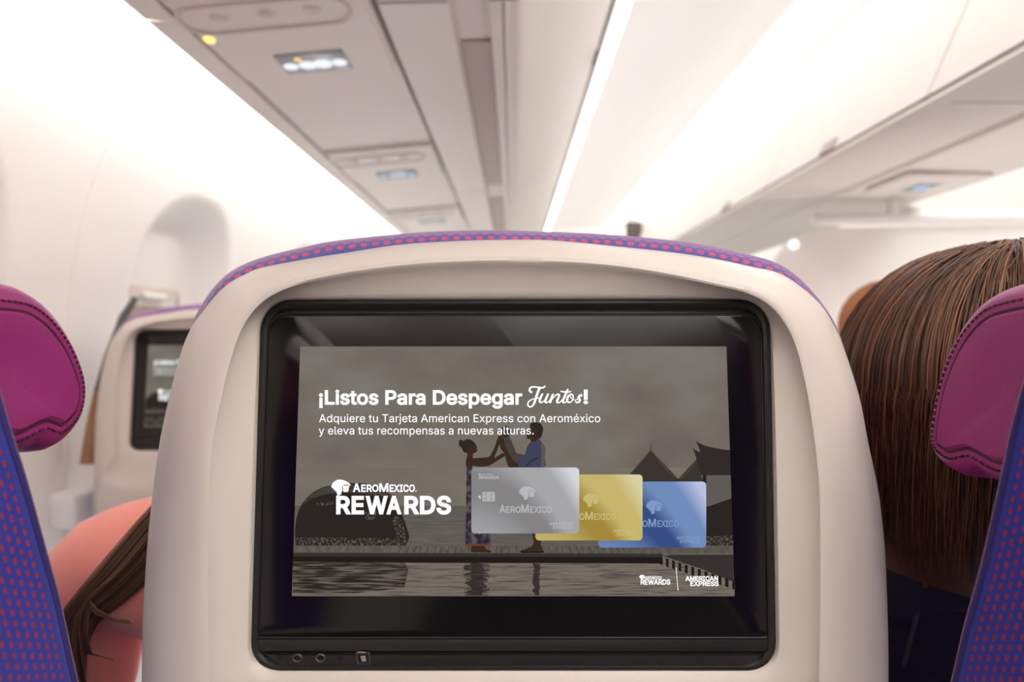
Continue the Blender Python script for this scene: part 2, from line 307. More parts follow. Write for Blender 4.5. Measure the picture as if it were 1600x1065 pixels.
# glyph outlines for the lettering: advance width, bezier points (left handle, point, right handle)
G={"!":(196,"87,160,67,160,66,277 65,393,63,509,86,509 109,509,132,509,131,393 129,277,128,160,108,160/111,-4,98,-4,85,-4 75,0,66,9,57,18 52,28,52,41,52,53 57,64,66,73,75,82 85,86,98,86,111,86 121,82,130,73,139,64 143,53,143,41,143,28 139,18,130,9,121,0"),".":(187,"108,-4,95,-4,83,-4 72,0,63,9,54,18 50,28,50,41,50,54 54,65,63,73,72,82 83,87,95,87,108,87 119,82,128,73,137,65 141,54,141,41,141,28 137,18,128,9,119,0"),"A":(479,"39,0,16,0,78,170 140,339,201,509,226,509 251,509,276,509,338,339 401,170,463,0,440,0 418,0,395,0,359,101 323,202,287,302,281,321 273,344,264,372,255,400 245,435,232,478,236,478 241,478,245,478,233,435 222,399,213,371,204,343 196,320,191,302,155,202 120,101,85,0,62,0/197,142,110,142,110,161 110,180,110,199,197,199 283,199,370,199,370,180 370,161,370,142,283,142"),"C":(510,"293,-7,267,-7,223,-7 184,4,150,25,116,46 89,76,70,115,50,154 40,201,40,254,40,308 50,354,70,393,89,432 116,462,150,484,184,505 223,516,267,516,293,516 317,512,340,504,363,497 384,486,402,471,420,457 436,439,448,418,460,398 468,374,473,348,451,348 430,348,408,348,404,366 398,381,389,395,381,408 370,419,357,428,345,438 331,444,315,449,300,454 284,456,267,456,236,456 208,448,184,432,159,417 139,394,125,364,111,334 103,297,103,254,103,211 111,175,125,145,140,115 159,92,184,76,209,61 236,53,267,53,284,53 300,55,315,60,331,65 345,71,357,81,370,90 381,101,389,114,398,128 404,143,408,160,430,160 451,160,473,160,469,135 460,111,448,91,436,70 421,52,402,38,384,23 363,12,341,5,318,-3"),"D":(502,"271,0,219,0,178,0 137,0,96,0,96,19 96,38,96,57,136,57 175,57,215,57,256,57 291,65,318,81,345,97 366,119,379,149,392,179 399,214,399,255,399,296 392,331,379,361,366,390 346,412,320,428,293,444 260,452,221,452,178,452 136,452,93,452,93,471 93,490,93,509,137,509 181,509,225,509,275,509 317,499,353,478,388,458 415,429,433,391,452,353 462,308,462,255,462,202 452,157,433,119,414,81 387,51,351,31,314,10/103,509,125,509,125,339 125,170,125,0,103,0 82,0,60,0,60,170 60,339,60,509,82,509"),"E":(418,"165,0,60,0,60,170 60,339,60,509,164,509 268,509,372,509,372,490 372,471,372,452,290,452 207,452,125,452,125,396 125,341,125,286,202,286 278,286,355,286,355,267 355,248,355,229,278,229 202,229,125,229,125,172 125,114,125,57,208,57 292,57,375,57,375,38 375,19,375,0,270,0"),"I":(300,"111,0,31,0,31,19 31,38,31,57,60,57 89,57,118,57,118,189 118,320,118,452,89,452 60,452,31,452,31,471 31,490,31,509,111,509 190,509,269,509,269,490 269,471,269,452,240,452 212,452,183,452,183,320 183,189,183,57,212,57 240,57,269,57,269,38 269,19,269,0,190,0"),"L":(393,"160,0,60,0,60,170 60,339,60,509,82,509 103,509,125,509,125,358 125,208,125,57,203,57 282,57,361,57,361,38 361,19,361,0,261,0"),"M":(628,"81,0,60,0,60,170 60,339,60,509,91,509 121,509,152,509,193,402 235,294,277,187,280,180 284,170,287,159,291,148 295,136,299,123,303,110 307,97,311,84,315,71 319,59,322,49,317,49 312,49,307,49,310,59 314,70,318,83,322,95 326,108,330,121,334,134 338,147,342,158,346,170 349,179,352,187,394,294 435,402,476,509,507,509 537,509,568,509,568,339 568,170,568,0,547,0 525,0,504,0,504,97 504,194,504,291,504,302 504,314,504,327,505,340 505,354,505,369,505,383 506,398,506,413,506,428 507,443,507,457,509,457 511,457,513,457,508,441 503,426,498,409,492,393 487,378,482,363,477,348 472,334,467,322,463,309 459,299,456,291,418,194 380,97,342,0,323,0 305,0,286,0,248,97 209,194,170,291,167,299 163,309,159,321,155,333 150,346,145,361,140,376 135,391,129,408,124,424 118,441,112,457,114,457 117,457,119,457,119,444 120,431,120,416,120,401 121,387,121,372,121,357 121,342,122,328,122,315 122,302,122,291,122,194 122,97,122,0,101,0"),"N":(523,"82,0,60,0,60,170 60,339,60,509,85,509 111,509,136,509,205,400 274,291,343,183,349,174 355,164,363,151,370,138 379,123,388,107,396,90 405,73,414,55,411,55 408,54,405,54,403,72 401,90,401,108,400,126 399,142,399,157,399,172 399,185,399,195,399,300 399,404,399,509,420,509 442,509,463,509,463,339 463,170,463,0,438,0 412,0,387,0,325,97 264,193,202,290,194,303 186,316,177,331,169,345 159,362,148,381,137,400 123,424,108,452,111,453 115,453,119,454,120,428 121,405,122,384,123,362 124,344,124,328,125,312 125,300,125,291,125,194 125,97,125,0,103,0"),"O":(533,"311,-7,267,-7,223,-7 184,4,150,25,116,46 90,76,70,115,50,154 40,201,40,254,40,308 50,354,70,393,90,432 116,462,150,484,184,505 223,516,267,516,311,516 350,505,384,484,418,462 444,432,464,393,483,354 493,308,493,254,493,201 483,154,464,115,444,76 418,46,384,25,350,4/236,53,267,53,297,53 325,61,349,76,374,91 394,114,408,144,423,174 430,211,430,254,430,298 423,335,408,365,394,395 374,417,349,433,325,448 297,456,267,456,236,456 209,448,184,433,159,417 140,394,125,364,111,334 103,297,103,254,103,211 111,174,125,144,140,114 159,92,184,76,209,61"),"P":(444,"82,0,60,0,60,170 60,339,60,509,118,509 177,509,235,509,274,509 307,502,332,487,358,473 377,454,390,430,402,405 409,378,409,348,409,317 402,290,390,265,377,241 358,222,332,207,307,193 274,186,235,186,193,186 151,186,109,186,109,205 109,224,109,242,150,242 191,242,233,242,259,242 281,247,297,256,313,265 325,278,333,294,341,310 344,328,344,348,344,368 341,386,333,402,325,417 313,430,297,439,280,448 259,452,232,452,196,452 160,452,125,452,125,301 125,151,125,0,103,0"),"R":(449,"82,0,60,0,60,170 60,339,60,509,119,509 177,509,236,509,275,509 307,502,333,489,359,475 378,457,390,433,403,410 409,382,409,352,409,321 403,295,390,271,378,248 359,230,333,217,307,204 275,198,236,198,189,198 143,198,96,198,96,217 96,236,96,255,142,255 188,255,234,255,260,255 281,259,298,267,314,275 326,286,334,300,341,315 345,332,345,352,345,372 341,390,334,405,326,420 314,431,298,440,281,448 259,452,233,452,197,452 161,452,125,452,125,301 125,151,125,0,103,0/378,0,353,0,312,76 271,153,230,229,254,229 279,229,303,229,344,153 386,76,428,0,403,0"),"S":(446,"263,-9,224,-9,187,-9 155,-3,128,9,100,21 79,38,64,60,49,82 40,107,38,137,60,137 82,137,104,137,106,117 112,101,123,88,134,75 149,65,166,59,184,52 203,49,224,49,247,49 268,53,286,60,304,68 319,78,329,92,340,105 346,121,346,139,346,155 341,169,332,179,323,189 311,198,296,205,281,211 264,217,245,222,224,228 204,234,184,239,142,251 109,268,86,289,63,311 52,339,52,372,52,401 60,426,75,448,90,469 111,486,138,498,164,510 194,516,227,516,261,516 290,510,316,498,342,486 362,469,377,449,392,428 400,404,401,378,380,378 358,378,337,378,335,403 323,423,302,437,281,451 256,459,225,459,203,459 184,455,167,448,151,441 138,431,129,418,120,406 115,391,115,376,115,358 120,344,131,334,142,323 154,314,169,308,184,302 199,297,212,293,230,289 247,284,264,279,279,275 295,270,312,264,328,257 344,248,359,238,373,227 385,214,395,198,404,181 408,162,408,139,408,111 401,86,386,64,372,41 351,24,323,11,296,-2"),"T":(448,"85,452,32,452,32,471 32,490,32,509,160,509 288,509,417,509,417,490 417,471,417,452,363,452 310,452,257,452,257,301 257,151,257,0,235,0 214,0,193,0,193,151 193,301,193,452,139,452"),"W":(686,"180,0,155,0,109,170 63,339,16,509,38,509 60,509,82,509,109,404 136,300,163,196,168,179 172,163,175,145,179,128 183,111,187,94,190,76 194,58,197,40,194,40 192,40,189,40,193,58 196,76,200,94,203,111 207,128,211,145,215,163 220,179,224,196,251,300 279,404,306,509,331,509 355,509,380,509,407,404 434,300,462,196,466,179 470,163,474,145,478,128 482,111,486,94,490,76 494,58,497,40,494,40 491,40,488,40,492,58 495,76,499,94,502,111 506,128,510,145,515,163 519,179,523,196,550,300 576,404,603,509,625,509 647,509,670,509,623,339 577,170,530,0,505,0 480,0,455,0,426,108 397,215,368,323,362,344 357,367,351,391,346,416 341,444,336,475,341,475 345,475,350,475,345,445 340,419,335,395,330,371 324,347,318,323,289,215 260,108,230,0,205,0"),"X":(474,"43,0,18,0,84,95 151,190,217,284,217,268 217,252,217,236,155,327 92,418,29,509,54,509 79,509,104,509,129,473 153,437,178,400,188,385 197,372,204,361,211,350 217,340,223,329,229,318 236,306,243,292,240,292 236,292,232,292,239,306 246,318,252,329,258,339 264,350,272,361,279,372 288,385,298,400,323,437 348,473,374,509,398,509 422,509,446,509,384,419 321,329,259,239,259,255 259,271,259,287,324,191 390,96,456,0,431,0 406,0,382,0,352,43 322,86,292,129,283,143 275,155,268,165,262,175 256,185,250,195,244,206 238,217,230,231,235,231 240,231,244,231,238,218 231,207,225,196,219,186 213,176,206,166,199,155 191,143,182,129,152,86 122,43,91,0,67,0"),"a":(389,"182,-9,160,-9,136,-9 114,-4,94,5,75,14 59,27,48,45,36,62 30,83,30,108,30,130 35,147,43,161,52,175 63,185,78,193,92,201 108,207,125,211,143,215 160,218,178,220,201,223 219,225,234,227,248,228 258,231,265,235,272,239 276,245,276,255,276,255 276,256,276,257,276,272 273,286,267,297,261,308 252,316,240,322,228,328 213,331,196,331,178,331 162,328,149,322,136,317 126,309,118,301,110,292 104,283,100,274,80,280 61,285,41,291,50,314 62,332,79,346,95,360 113,369,133,375,153,381 173,384,194,384,208,384 223,383,239,379,255,376 271,370,286,360,301,351 313,338,322,320,332,303 337,280,337,251,337,168 337,84,337,0,317,0 297,0,277,0,277,17 277,35,277,52,275,52 274,52,272,52,268,43 261,34,252,25,243,15 230,7,215,1,200,-5/155,45,170,45,193,45 212,50,228,59,243,68 255,79,263,93,271,107 276,122,276,138,276,155 276,173,276,190,273,187 268,184,259,182,251,180 242,178,231,176,221,174 210,172,200,171,190,170 182,169,175,168,161,166 147,163,134,159,121,154 111,148,103,139,96,131 92,119,92,105,92,92 95,81,102,72,109,63 118,57,130,52,142,48"),"c":(395,"226,-8,207,-8,173,-8 143,0,117,16,91,33 71,56,56,85,41,114 34,149,34,187,34,227 41,262,56,291,71,321 91,343,117,360,143,376 173,384,207,384,226,384 243,382,260,377,276,372 292,365,305,356,319,347 330,335,340,322,350,309 357,294,362,277,342,272 322,267,303,262,300,272 296,281,290,289,285,297 278,305,270,311,262,317 253,322,242,325,232,328 220,330,207,330,182,330 161,323,145,310,129,297 116,280,108,258,100,237 96,213,96,187,96,162 100,139,108,117,116,96 129,79,145,66,161,53 182,46,207,46,220,46 232,48,243,52,253,55 263,60,271,66,279,72 286,80,292,89,297,97 301,107,304,117,324,112 343,107,363,102,358,85 351,70,341,56,332,43 320,31,306,21,293,12 277,4,261,-1,244,-6"),"d":(424,"219,-8,195,-8,164,-8 136,0,111,16,87,32 68,55,55,84,41,114 34,149,34,189,34,229 41,263,55,293,69,322 88,345,112,361,136,376 164,384,196,384,219,384 238,381,253,373,268,365 279,356,287,346,296,336 302,327,306,319,308,319 309,319,311,319,311,382 311,446,311,509,331,509 351,509,372,509,372,339 372,170,372,0,352,0 332,0,313,0,313,20 313,39,313,59,311,59 309,59,307,59,302,51 295,42,287,31,278,21 267,12,252,4,238,-4/181,47,205,47,227,47 247,53,263,65,279,77 291,94,299,115,308,136 312,161,312,189,312,217 308,242,300,263,292,284 279,300,263,312,247,324 228,330,205,330,181,330 161,324,145,311,129,299 116,282,108,261,100,240 96,216,96,189,96,162 100,138,109,117,117,95 129,78,145,66,161,53"),"e":(403,"238,-8,212,-8,175,-8 143,0,117,16,90,33 70,56,56,85,41,114 34,148,34,187,34,226 41,260,55,290,69,319 89,343,115,359,141,376 171,384,205,384,226,384 246,381,266,374,285,367 303,356,319,341,335,326 348,306,357,282,366,258 371,228,371,194,371,186 371,178,371,169,272,169 174,169,75,169,75,187 75,204,75,221,163,221 250,221,338,221,329,215 319,208,310,202,310,227 306,249,298,269,290,288 278,303,263,314,247,325 228,330,205,330,182,330 163,325,146,313,130,302 118,288,109,270,100,251 96,232,96,211,96,200 96,189,96,178,96,150 101,126,110,106,120,87 134,72,151,61,168,51 189,46,212,46,228,46 241,48,254,53,266,57 277,64,285,73,294,82 301,93,306,105,325,101 345,96,365,91,359,71 349,54,335,39,321,24 303,13,283,4,262,-4"),"g":(425,"238,-151,207,-151,179,-151 155,-147,134,-140,113,-132 96,-123,82,-110,69,-98 58,-84,51,-69,67,-60 84,-50,101,-41,107,-49 113,-57,122,-66,130,-75 141,-82,154,-88,168,-94 186,-97,207,-97,238,-97 263,-90,282,-75,302,-60 311,-37,311,-6,311,19 311,44,311,68,310,68 308,68,306,68,301,60 295,51,287,41,278,32 267,23,252,16,238,8 219,5,195,5,164,5 137,12,113,27,88,41 69,62,55,90,41,118 34,152,34,191,34,230 41,264,55,293,69,322 88,345,112,361,137,376 165,384,196,384,220,384 239,381,253,373,268,365 280,356,288,346,297,336 303,327,308,319,309,319 311,319,313,319,313,339 313,359,313,379,333,379 353,379,372,379,372,250 372,121,372,-9,372,-42 365,-69,350,-90,335,-111 316,-126,291,-136,266,-146/181,59,205,59,228,59 248,64,264,75,280,86 292,101,300,121,308,141 312,165,312,193,312,220 308,243,300,264,292,284 280,301,264,312,248,324 228,330,205,330,181,330 161,324,145,312,129,299 117,283,109,262,100,242 96,219,96,193,96,166 100,143,109,123,117,103 129,87,145,76,162,65"),"i":(166,"73,0,53,0,53,126 53,253,53,379,73,379 93,379,114,379,114,253 114,126,114,0,93,0/95,443,84,443,72,443 62,447,54,455,45,462 41,472,41,483,41,494 45,504,54,512,62,520 72,524,84,524,95,524 106,520,114,512,122,504 126,494,126,483,126,472 122,462,114,455,106,447"),"j":(166,"53,243,53,379,73,379 93,379,114,379,114,243 114,106,114,-30,114,-53 110,-73,102,-90,93,-107 81,-120,65,-129,48,-138 28,-143,4,-143,-1,-143 -5,-143,-10,-143,-10,-124 -10,-105,-10,-87,-6,-87 -2,-87,2,-87,20,-87 32,-82,40,-72,49,-62 53,-48,53,-29,53,107/95,443,83,443,72,443 62,447,53,455,45,462 41,472,41,483,41,494 45,504,53,512,62,520 72,524,83,524,95,524 105,520,114,512,122,504 126,494,126,483,126,472 122,462,114,455,105,447"),"l":(189,"147,-2,139,-2,110,-2 88,5,74,20,60,35 53,57,53,84,53,226 53,367,53,509,73,509 93,509,114,509,114,372 114,235,114,99,114,81 116,69,120,62,125,55 133,52,146,52,152,52 157,52,160,53,164,53 167,54,170,54,173,37 177,20,181,3,175,1 169,0,162,-1,154,-2"),"m":(609,"73,0,53,0,53,126 53,253,53,379,72,379 92,379,112,379,112,351 112,323,112,295,111,295 109,295,108,295,113,316 121,332,132,346,144,359 157,369,172,376,187,383 203,386,219,386,247,386 270,378,287,361,305,344 316,322,321,295,318,295 315,295,312,295,317,313 325,329,337,343,349,357 364,367,381,375,398,382 416,386,437,386,459,386 479,381,497,372,515,362 530,348,541,328,551,309 557,285,557,255,557,170 557,85,557,0,536,0 516,0,496,0,496,85 496,169,496,254,496,281 488,301,473,313,457,325 439,330,419,330,402,330 387,327,374,320,362,313 352,303,345,290,339,278 335,263,335,247,335,165 335,82,335,0,315,0 295,0,274,0,274,87 274,173,274,260,274,281 267,298,253,311,239,324 221,330,199,330,185,330 171,327,158,320,144,313 134,303,126,289,118,276 114,258,114,238,114,159 114,79,114,0,93,0"),"n":(409,"114,249,114,227,114,151 114,76,114,0,93,0 73,0,53,0,53,126 53,253,53,379,72,379 92,379,112,379,112,349 112,318,112,287,109,287 106,287,102,287,114,322 131,347,152,362,174,377 199,384,227,384,253,384 276,379,295,369,314,358 330,342,341,321,352,299 357,273,357,240,357,160 357,80,357,0,337,0 316,0,296,0,296,78 296,157,296,235,296,265 288,288,273,304,258,321 237,329,210,329,192,329 175,325,161,317,146,309 135,298,126,283,118,267"),"o":(415,"242,-8,207,-8,173,-8 143,0,117,16,91,33 71,56,56,85,41,114 34,149,34,187,34,227 41,262,56,291,71,321 91,343,117,360,143,376 173,384,207,384,242,384 273,376,299,360,325,343 345,321,359,291,374,262 381,227,381,187,381,149 374,114,359,85,345,56 325,33,299,16,273,0/182,46,207,46,233,46 254,53,270,66,287,79 299,96,307,117,315,139 319,162,319,187,319,213 315,236,307,258,299,280 287,297,270,310,254,323 233,330,207,330,182,330 161,323,145,310,129,297 116,280,108,258,100,237 96,213,96,187,96,162 100,139,108,117,116,96 129,79,145,66,161,53"),"p":(424,"73,-143,53,-143,53,31 53,205,53,379,72,379 92,379,112,379,112,359 112,339,112,319,114,319 116,319,118,319,123,327 129,336,137,346,145,356 157,365,171,373,186,381 205,384,229,384,261,384 289,376,313,361,337,345 356,322,370,293,383,263 390,229,390,189,390,149 383,114,370,84,356,55 337,32,313,16,289,0 261,-8,229,-8,206,-8 187,-4,173,4,158,12 146,21,138,31,130,42 123,51,118,59,117,59 115,59,114,59,114,-8 114,-76,114,-143,93,-143/197,47,220,47,244,47 263,53,279,66,295,78 308,95,316,117,324,138 328,162,328,189,328,216 324,240,316,261,308,282 296,299,280,311,264,324 244,330,220,330,197,330 177,324,161,312,145,300 133,284,125,263,117,242 113,217,113,189,113,161 117,136,125,115,133,94 146,77,162,65,178,53"),"q":(424,"372,31,372,-143,351,-143 331,-143,311,-143,311,-76 311,-8,311,59,309,59 308,59,306,59,302,51 295,42,287,31,278,21 267,12,252,4,238,-4 219,-8,195,-8,164,-8 136,0,111,16,87,32 68,55,55,84,41,114 34,149,34,189,34,229 41,263,55,293,69,322 88,345,112,361,136,376 164,384,196,384,219,384 238,381,253,373,268,365 279,356,287,346,296,336 302,327,307,319,309,319 311,319,313,319,313,339 313,359,313,379,332,379 352,379,372,379,372,205/181,47,205,47,227,47 247,53,263,65,279,77 291,94,299,115,308,136 312,161,312,189,312,217 308,242,300,263,292,284 279,300,263,312,247,324 228,330,205,330,181,330 161,324,145,311,129,299 116,282,108,261,100,240 96,216,96,189,96,162 100,138,109,117,117,95 129,78,145,66,161,53"),"r":(259,"73,0,53,0,53,126 53,253,53,379,72,379 92,379,112,379,112,360 112,340,112,321,113,321 114,321,115,321,122,340 135,355,152,367,170,379 190,385,213,385,218,385 223,385,229,384,235,384 240,384,243,384,243,363 243,343,243,322,242,323 237,323,230,324,223,325 215,326,207,326,189,326 173,322,159,315,145,307 134,297,126,284,118,270 114,255,114,237,114,158 114,79,114,0,93,0"),"s":(365,"211,-8,182,-8,156,-8 133,-4,112,3,92,11 75,23,62,38,49,53 40,72,36,94,55,98 74,102,94,107,99,86 109,70,124,60,139,50 158,45,181,45,208,45 229,51,244,62,260,74 268,87,268,103,268,116 263,127,254,136,245,144 231,151,212,155,191,160 170,165,149,170,115,178 89,191,72,208,55,225 47,247,47,274,47,296 53,315,65,332,77,348 94,361,115,370,136,380 160,384,187,384,213,384 235,380,254,372,272,365 287,353,299,339,310,325 319,309,324,290,305,286 287,281,268,277,263,292 255,304,243,316,230,327 212,333,187,333,165,333 146,327,131,317,116,306 109,293,109,277,109,263 114,252,124,243,134,235 150,228,172,223,191,218 210,214,229,209,264,201 290,188,306,171,323,154 331,133,331,107,331,84 325,64,312,47,300,30 282,16,260,6,237,-3"),"t":(227,"138,379,204,379,204,362 204,344,204,327,138,327 72,327,6,327,6,344 6,362,6,379,72,379/65,345,65,471,85,471 106,471,126,471,126,347 126,222,126,98,126,81 129,69,136,61,143,54 154,50,170,50,174,50 179,50,185,51,191,52 197,53,202,54,206,36 209,19,213,2,207,0 200,-2,192,-3,184,-4 176,-4,168,-4,136,-4 110,4,92,21,74,38 65,62,65,93,65,219"),"u":(410,"211,-5,182,-5,157,-5 134,0,115,11,95,21 80,37,69,59,58,80 53,107,53,139,53,219 53,299,53,379,73,379 93,379,114,379,114,301 114,222,114,144,114,114 121,91,137,75,152,58 173,50,200,50,218,50 235,54,249,62,264,70 275,81,283,97,292,112 296,131,296,153,296,228 296,304,296,379,316,379 337,379,357,379,357,253 357,126,357,0,337,0 318,0,298,0,298,31 298,61,298,92,301,92 304,92,307,92,295,57 279,32,257,17,235,2"),"v":(389,"184,0,163,0,114,126 66,253,17,379,40,379 62,379,84,379,111,305 138,230,165,155,174,132 181,110,187,87,193,64 199,42,206,21,198,21 191,21,184,21,191,42 197,64,203,87,209,110 216,132,224,155,251,230 278,305,305,379,327,379 349,379,371,379,323,253 275,126,226,0,205,0"),"x":(378,"44,0,21,0,71,73 121,145,171,218,171,202 171,187,171,171,124,240 76,310,29,379,52,379 76,379,100,379,116,355 132,330,147,306,160,287 170,270,179,253,188,237 198,221,207,206,197,206 186,206,175,206,185,221 194,237,202,253,211,270 221,287,233,306,249,330 266,355,282,379,305,379 328,379,352,379,304,309 256,239,209,169,209,184 209,199,209,214,258,143 308,71,358,0,334,0 310,0,287,0,268,28 249,57,231,85,219,103 209,120,200,136,191,152 182,167,173,182,183,182 194,182,205,182,195,167 186,152,178,136,170,120 160,103,148,85,129,57 110,28,91,0,68,0"),"y":(389,"51,-140,47,-139,52,-121 57,-103,61,-86,65,-86 68,-87,71,-87,83,-90 94,-91,104,-89,114,-87 122,-82,130,-74,138,-66 145,-53,151,-36,155,-24 159,-13,163,-1,114,126 66,252,17,379,40,379 62,379,84,379,111,305 138,230,165,155,174,132 181,109,187,87,193,64 199,42,206,21,198,21 191,21,184,21,190,42 196,64,202,87,209,110 216,132,224,155,251,230 278,305,305,379,327,379 349,379,371,379,316,234 260,88,204,-58,196,-78 187,-94,177,-107,166,-120 153,-129,139,-136,125,-142 109,-145,91,-145,81,-145 72,-144,65,-143,57,-142"),"¡":(196,"87,-125,64,-125,65,-10 66,106,68,222,88,222 108,222,129,222,130,106 132,-10,133,-125,110,-125/111,296,98,296,85,296 75,301,66,309,57,318 52,329,52,342,52,355 57,365,66,374,75,383 85,388,98,388,111,388 122,383,131,374,140,365 144,355,144,342,144,329 140,318,131,309,122,301"),"é":(403,"238,-8,212,-8,175,-8 143,0,117,16,90,33 70,56,56,85,41,114 34,148,34,187,34,226 41,260,55,290,69,319 89,343,115,359,141,376 171,384,205,384,226,384 246,381,266,374,285,367 303,356,319,341,335,326 348,306,357,282,366,258 371,228,371,194,371,186 371,178,371,169,272,169 174,169,75,169,75,187 75,204,75,221,163,221 250,221,338,221,329,215 319,208,310,202,310,227 306,249,298,269,290,288 278,303,263,314,247,325 228,330,205,330,182,330 163,325,146,313,130,302 118,288,109,270,100,251 96,232,96,211,96,200 96,189,96,178,96,150 101,126,110,106,120,87 134,72,151,61,168,51 189,46,212,46,228,46 241,48,254,53,266,57 277,64,285,73,294,82 301,93,306,105,325,101 345,96,365,91,359,71 349,54,335,39,321,24 303,13,283,4,262,-4/194,429,177,429,193,462 209,496,225,529,247,529 270,529,293,529,271,496 249,462,227,429,210,429")," ":(188,""),}

# ------------------------------------------------------------------ materials
pbr('wall_plastic', rgb(233, 229, 224), .55, bump=.05, bscale=900)
pbr('bin_plastic', rgb(220, 213, 207), .5, bump=.05, bscale=700)
pbr('bin_dark', rgb(178, 165, 158), .6)
pbr('tray_plastic', rgb(198, 188, 182), .55)
pbr('gap_dark', rgb(95, 82, 76), .7)
pbr('ceil_plastic', rgb(230, 227, 225), .6)
pbr('carpet', rgb(84, 80, 88), .95, bump=.6, bscale=600, vary=.1)
pbr('shell', rgb(208, 198, 189), .42, bump=.04, bscale=1500)
pbr('black_plastic', rgb(30, 28, 27), .42, bump=.05, bscale=2500)
pbr('black_gloss', rgb(11, 10, 10), .17, spec=.4)
pbr('edge_gloss', rgb(60, 56, 53), .3)
pbr('metal', rgb(190, 186, 180), .3, metal=1.0)
pbr('socket_ring', rgb(62, 58, 56), .35)
pbr('leather', rgb(146, 28, 108), .42, bump=.25, bscale=900, vary=.12)
pbr('stitch_dark', rgb(70, 8, 40), .7)
pbr('piping', rgb(50, 40, 110), .8)
pbr('skin', rgb(214, 160, 130), .5)
pbr('pink_cloth', rgb(255, 160, 142), .8, bump=.3, bscale=300, sheen=.3)
pbr('denim', rgb(58, 60, 70), .85, bump=.5, bscale=1200, vary=.3)
pbr('denim_seam', rgb(110, 104, 96), .85)
pbr('trousers', rgb(40, 40, 48), .85)
pbr('eye', rgb(40, 30, 25), .2)
pbr('seat_side', rgb(96, 96, 92), .8)
pbr('brown_leather', rgb(150, 108, 78), .6)
pbr('grey_blind', rgb(205, 192, 182), .6)
pbr('view_out', rgb(150, 135, 120), .3)
for i, c in enumerate(((88, 52, 32), (104, 64, 40), (120, 78, 50), (72, 42, 25))): pbr('hair_%d' % i, rgb(*c), .42, spec=.55)
for i, c in enumerate(((92, 66, 42), (112, 82, 54), (74, 50, 32))): pbr('light_hair_%d' % i, rgb(*c), .5)
for i, c in enumerate(((150, 92, 54), (176, 112, 68))): pbr('ginger_hair_%d' % i, rgb(*c), .5)
fabric('side_fabric', rgb(36, 42, 156), rgb(150, 26, 74), .0066, .0050, .30, .21)
fabric('seat_fabric', rgb(92, 88, 152), rgb(194, 82, 116), .0079, .0074, .29, .24)
emit('cove_glow', (1, .985, .975, 1), COVE_POWER)
emit('aisle_glow', (1, .985, .965, 1), AISLE_POWER)
emit('far_glow', (1, .985, .965, 1), FAR_POWER)
emit('amber_glow', rgb(255, 226, 130), 1.3)
emit('icon_white', rgb(232, 234, 242), 1.0)
emit('icon_blue', rgb(170, 192, 235), 1.0)
emit('icon_amber', rgb(240, 205, 130), 1.0)
emit('lamp_white', rgb(255, 250, 245), 1.4)
pbr('sign_glass', rgb(150, 160, 162), .25)
M = MATS

# ------------------------------------------------------------------ the cabin: walls, floor, ceiling
Y0, Y1 = -1.6, 6.2
def Z(h): return CZ + h
def extrude(profile, y0, y1, closed=False, mi=0, mb=None, caps=False, smooth=False, ny=1):
    mb = mb or MB()
    rings = [[Vector((x, y0 + (y1 - y0) * i / ny, Z(h))) for x, h in profile] for i in range(ny + 1)]
    mb.loft(rings, closed, caps and closed, caps and closed, mi, smooth)
    return mb
def thick(profile, t):
    """closed profile: the line plus a copy pushed t to its left"""
    out = []; n = len(profile)
    for i in range(n):
        a = Vector((*profile[max(0, i - 1)], 0)); b = Vector((*profile[min(n - 1, i + 1)], 0)); d = (b - a).normalized()
        out.append((profile[i][0] - d.y * t, profile[i][1] + d.x * t))
    return list(profile) + out[::-1]

# left side wall: one skin with the window scoops pressed into it
wall_prof = catmull([(-.40, .90), (-.52, .78), (-.62, .665), (-.70, .547), (-.77, .40), (-.82, .27), (-.85, .144), (-.865, 0), (-.87, -.3), (-.86, -.6), (-.82, -.95), (-.78, -1.2)], 8)
WINDOWS = [(.80, .075), (1.60, .075), (2.42, .075)]
def scoop(y, h):
    best = 0
    for wy, wh in WINDOWS:
        q = (abs((y - wy) / .235) ** 2.4 + abs((h - wh) / .275) ** 2.4) ** (1 / 2.4)
        t = min(1, max(0, (1.0 - q) / .36)); best = max(best, t * t * (3 - 2 * t))
    seam = 0
    for ys in (1.19, 2.02, .36, 2.85): seam = max(seam, math.exp(-((y - ys) / .004) ** 2))
    return best * .085 + seam * .004
ys = []; y = Y0
while y < Y1:
    ys.append(y); y += .012 if .3 < y < 2.9 and min(abs(y - s) for s in (1.19, 2.02, .36, 2.85)) > .03 else (.003 if .3 < y < 2.9 else .1)
ys.append(Y1)
wp = []
for i in range(len(wall_prof) - 1):
    for k in range(2): wp.append(tuple(wall_prof[i][c] + (wall_prof[i + 1][c] - wall_prof[i][c]) * k / 2 for c in (0, 1)))
wp.append(wall_prof[-1])
mb = MB()
mb.loft([[Vector((x - scoop(y, h), y, Z(h))) for x, h in wp] for y in ys], False)
back = [(-1.0, -1.2), (-1.0, .9)]
mb.loft([[Vector((x, y, Z(h))) for x, h in [wp[-1]] + back + [wp[0]]] for y in (Y0, Y1)], False, smooth=False)
tag(struct(mb.build('wall_left', M['wall_plastic'])), 'pale cabin side wall curving up to the glowing light cove', 'wall')

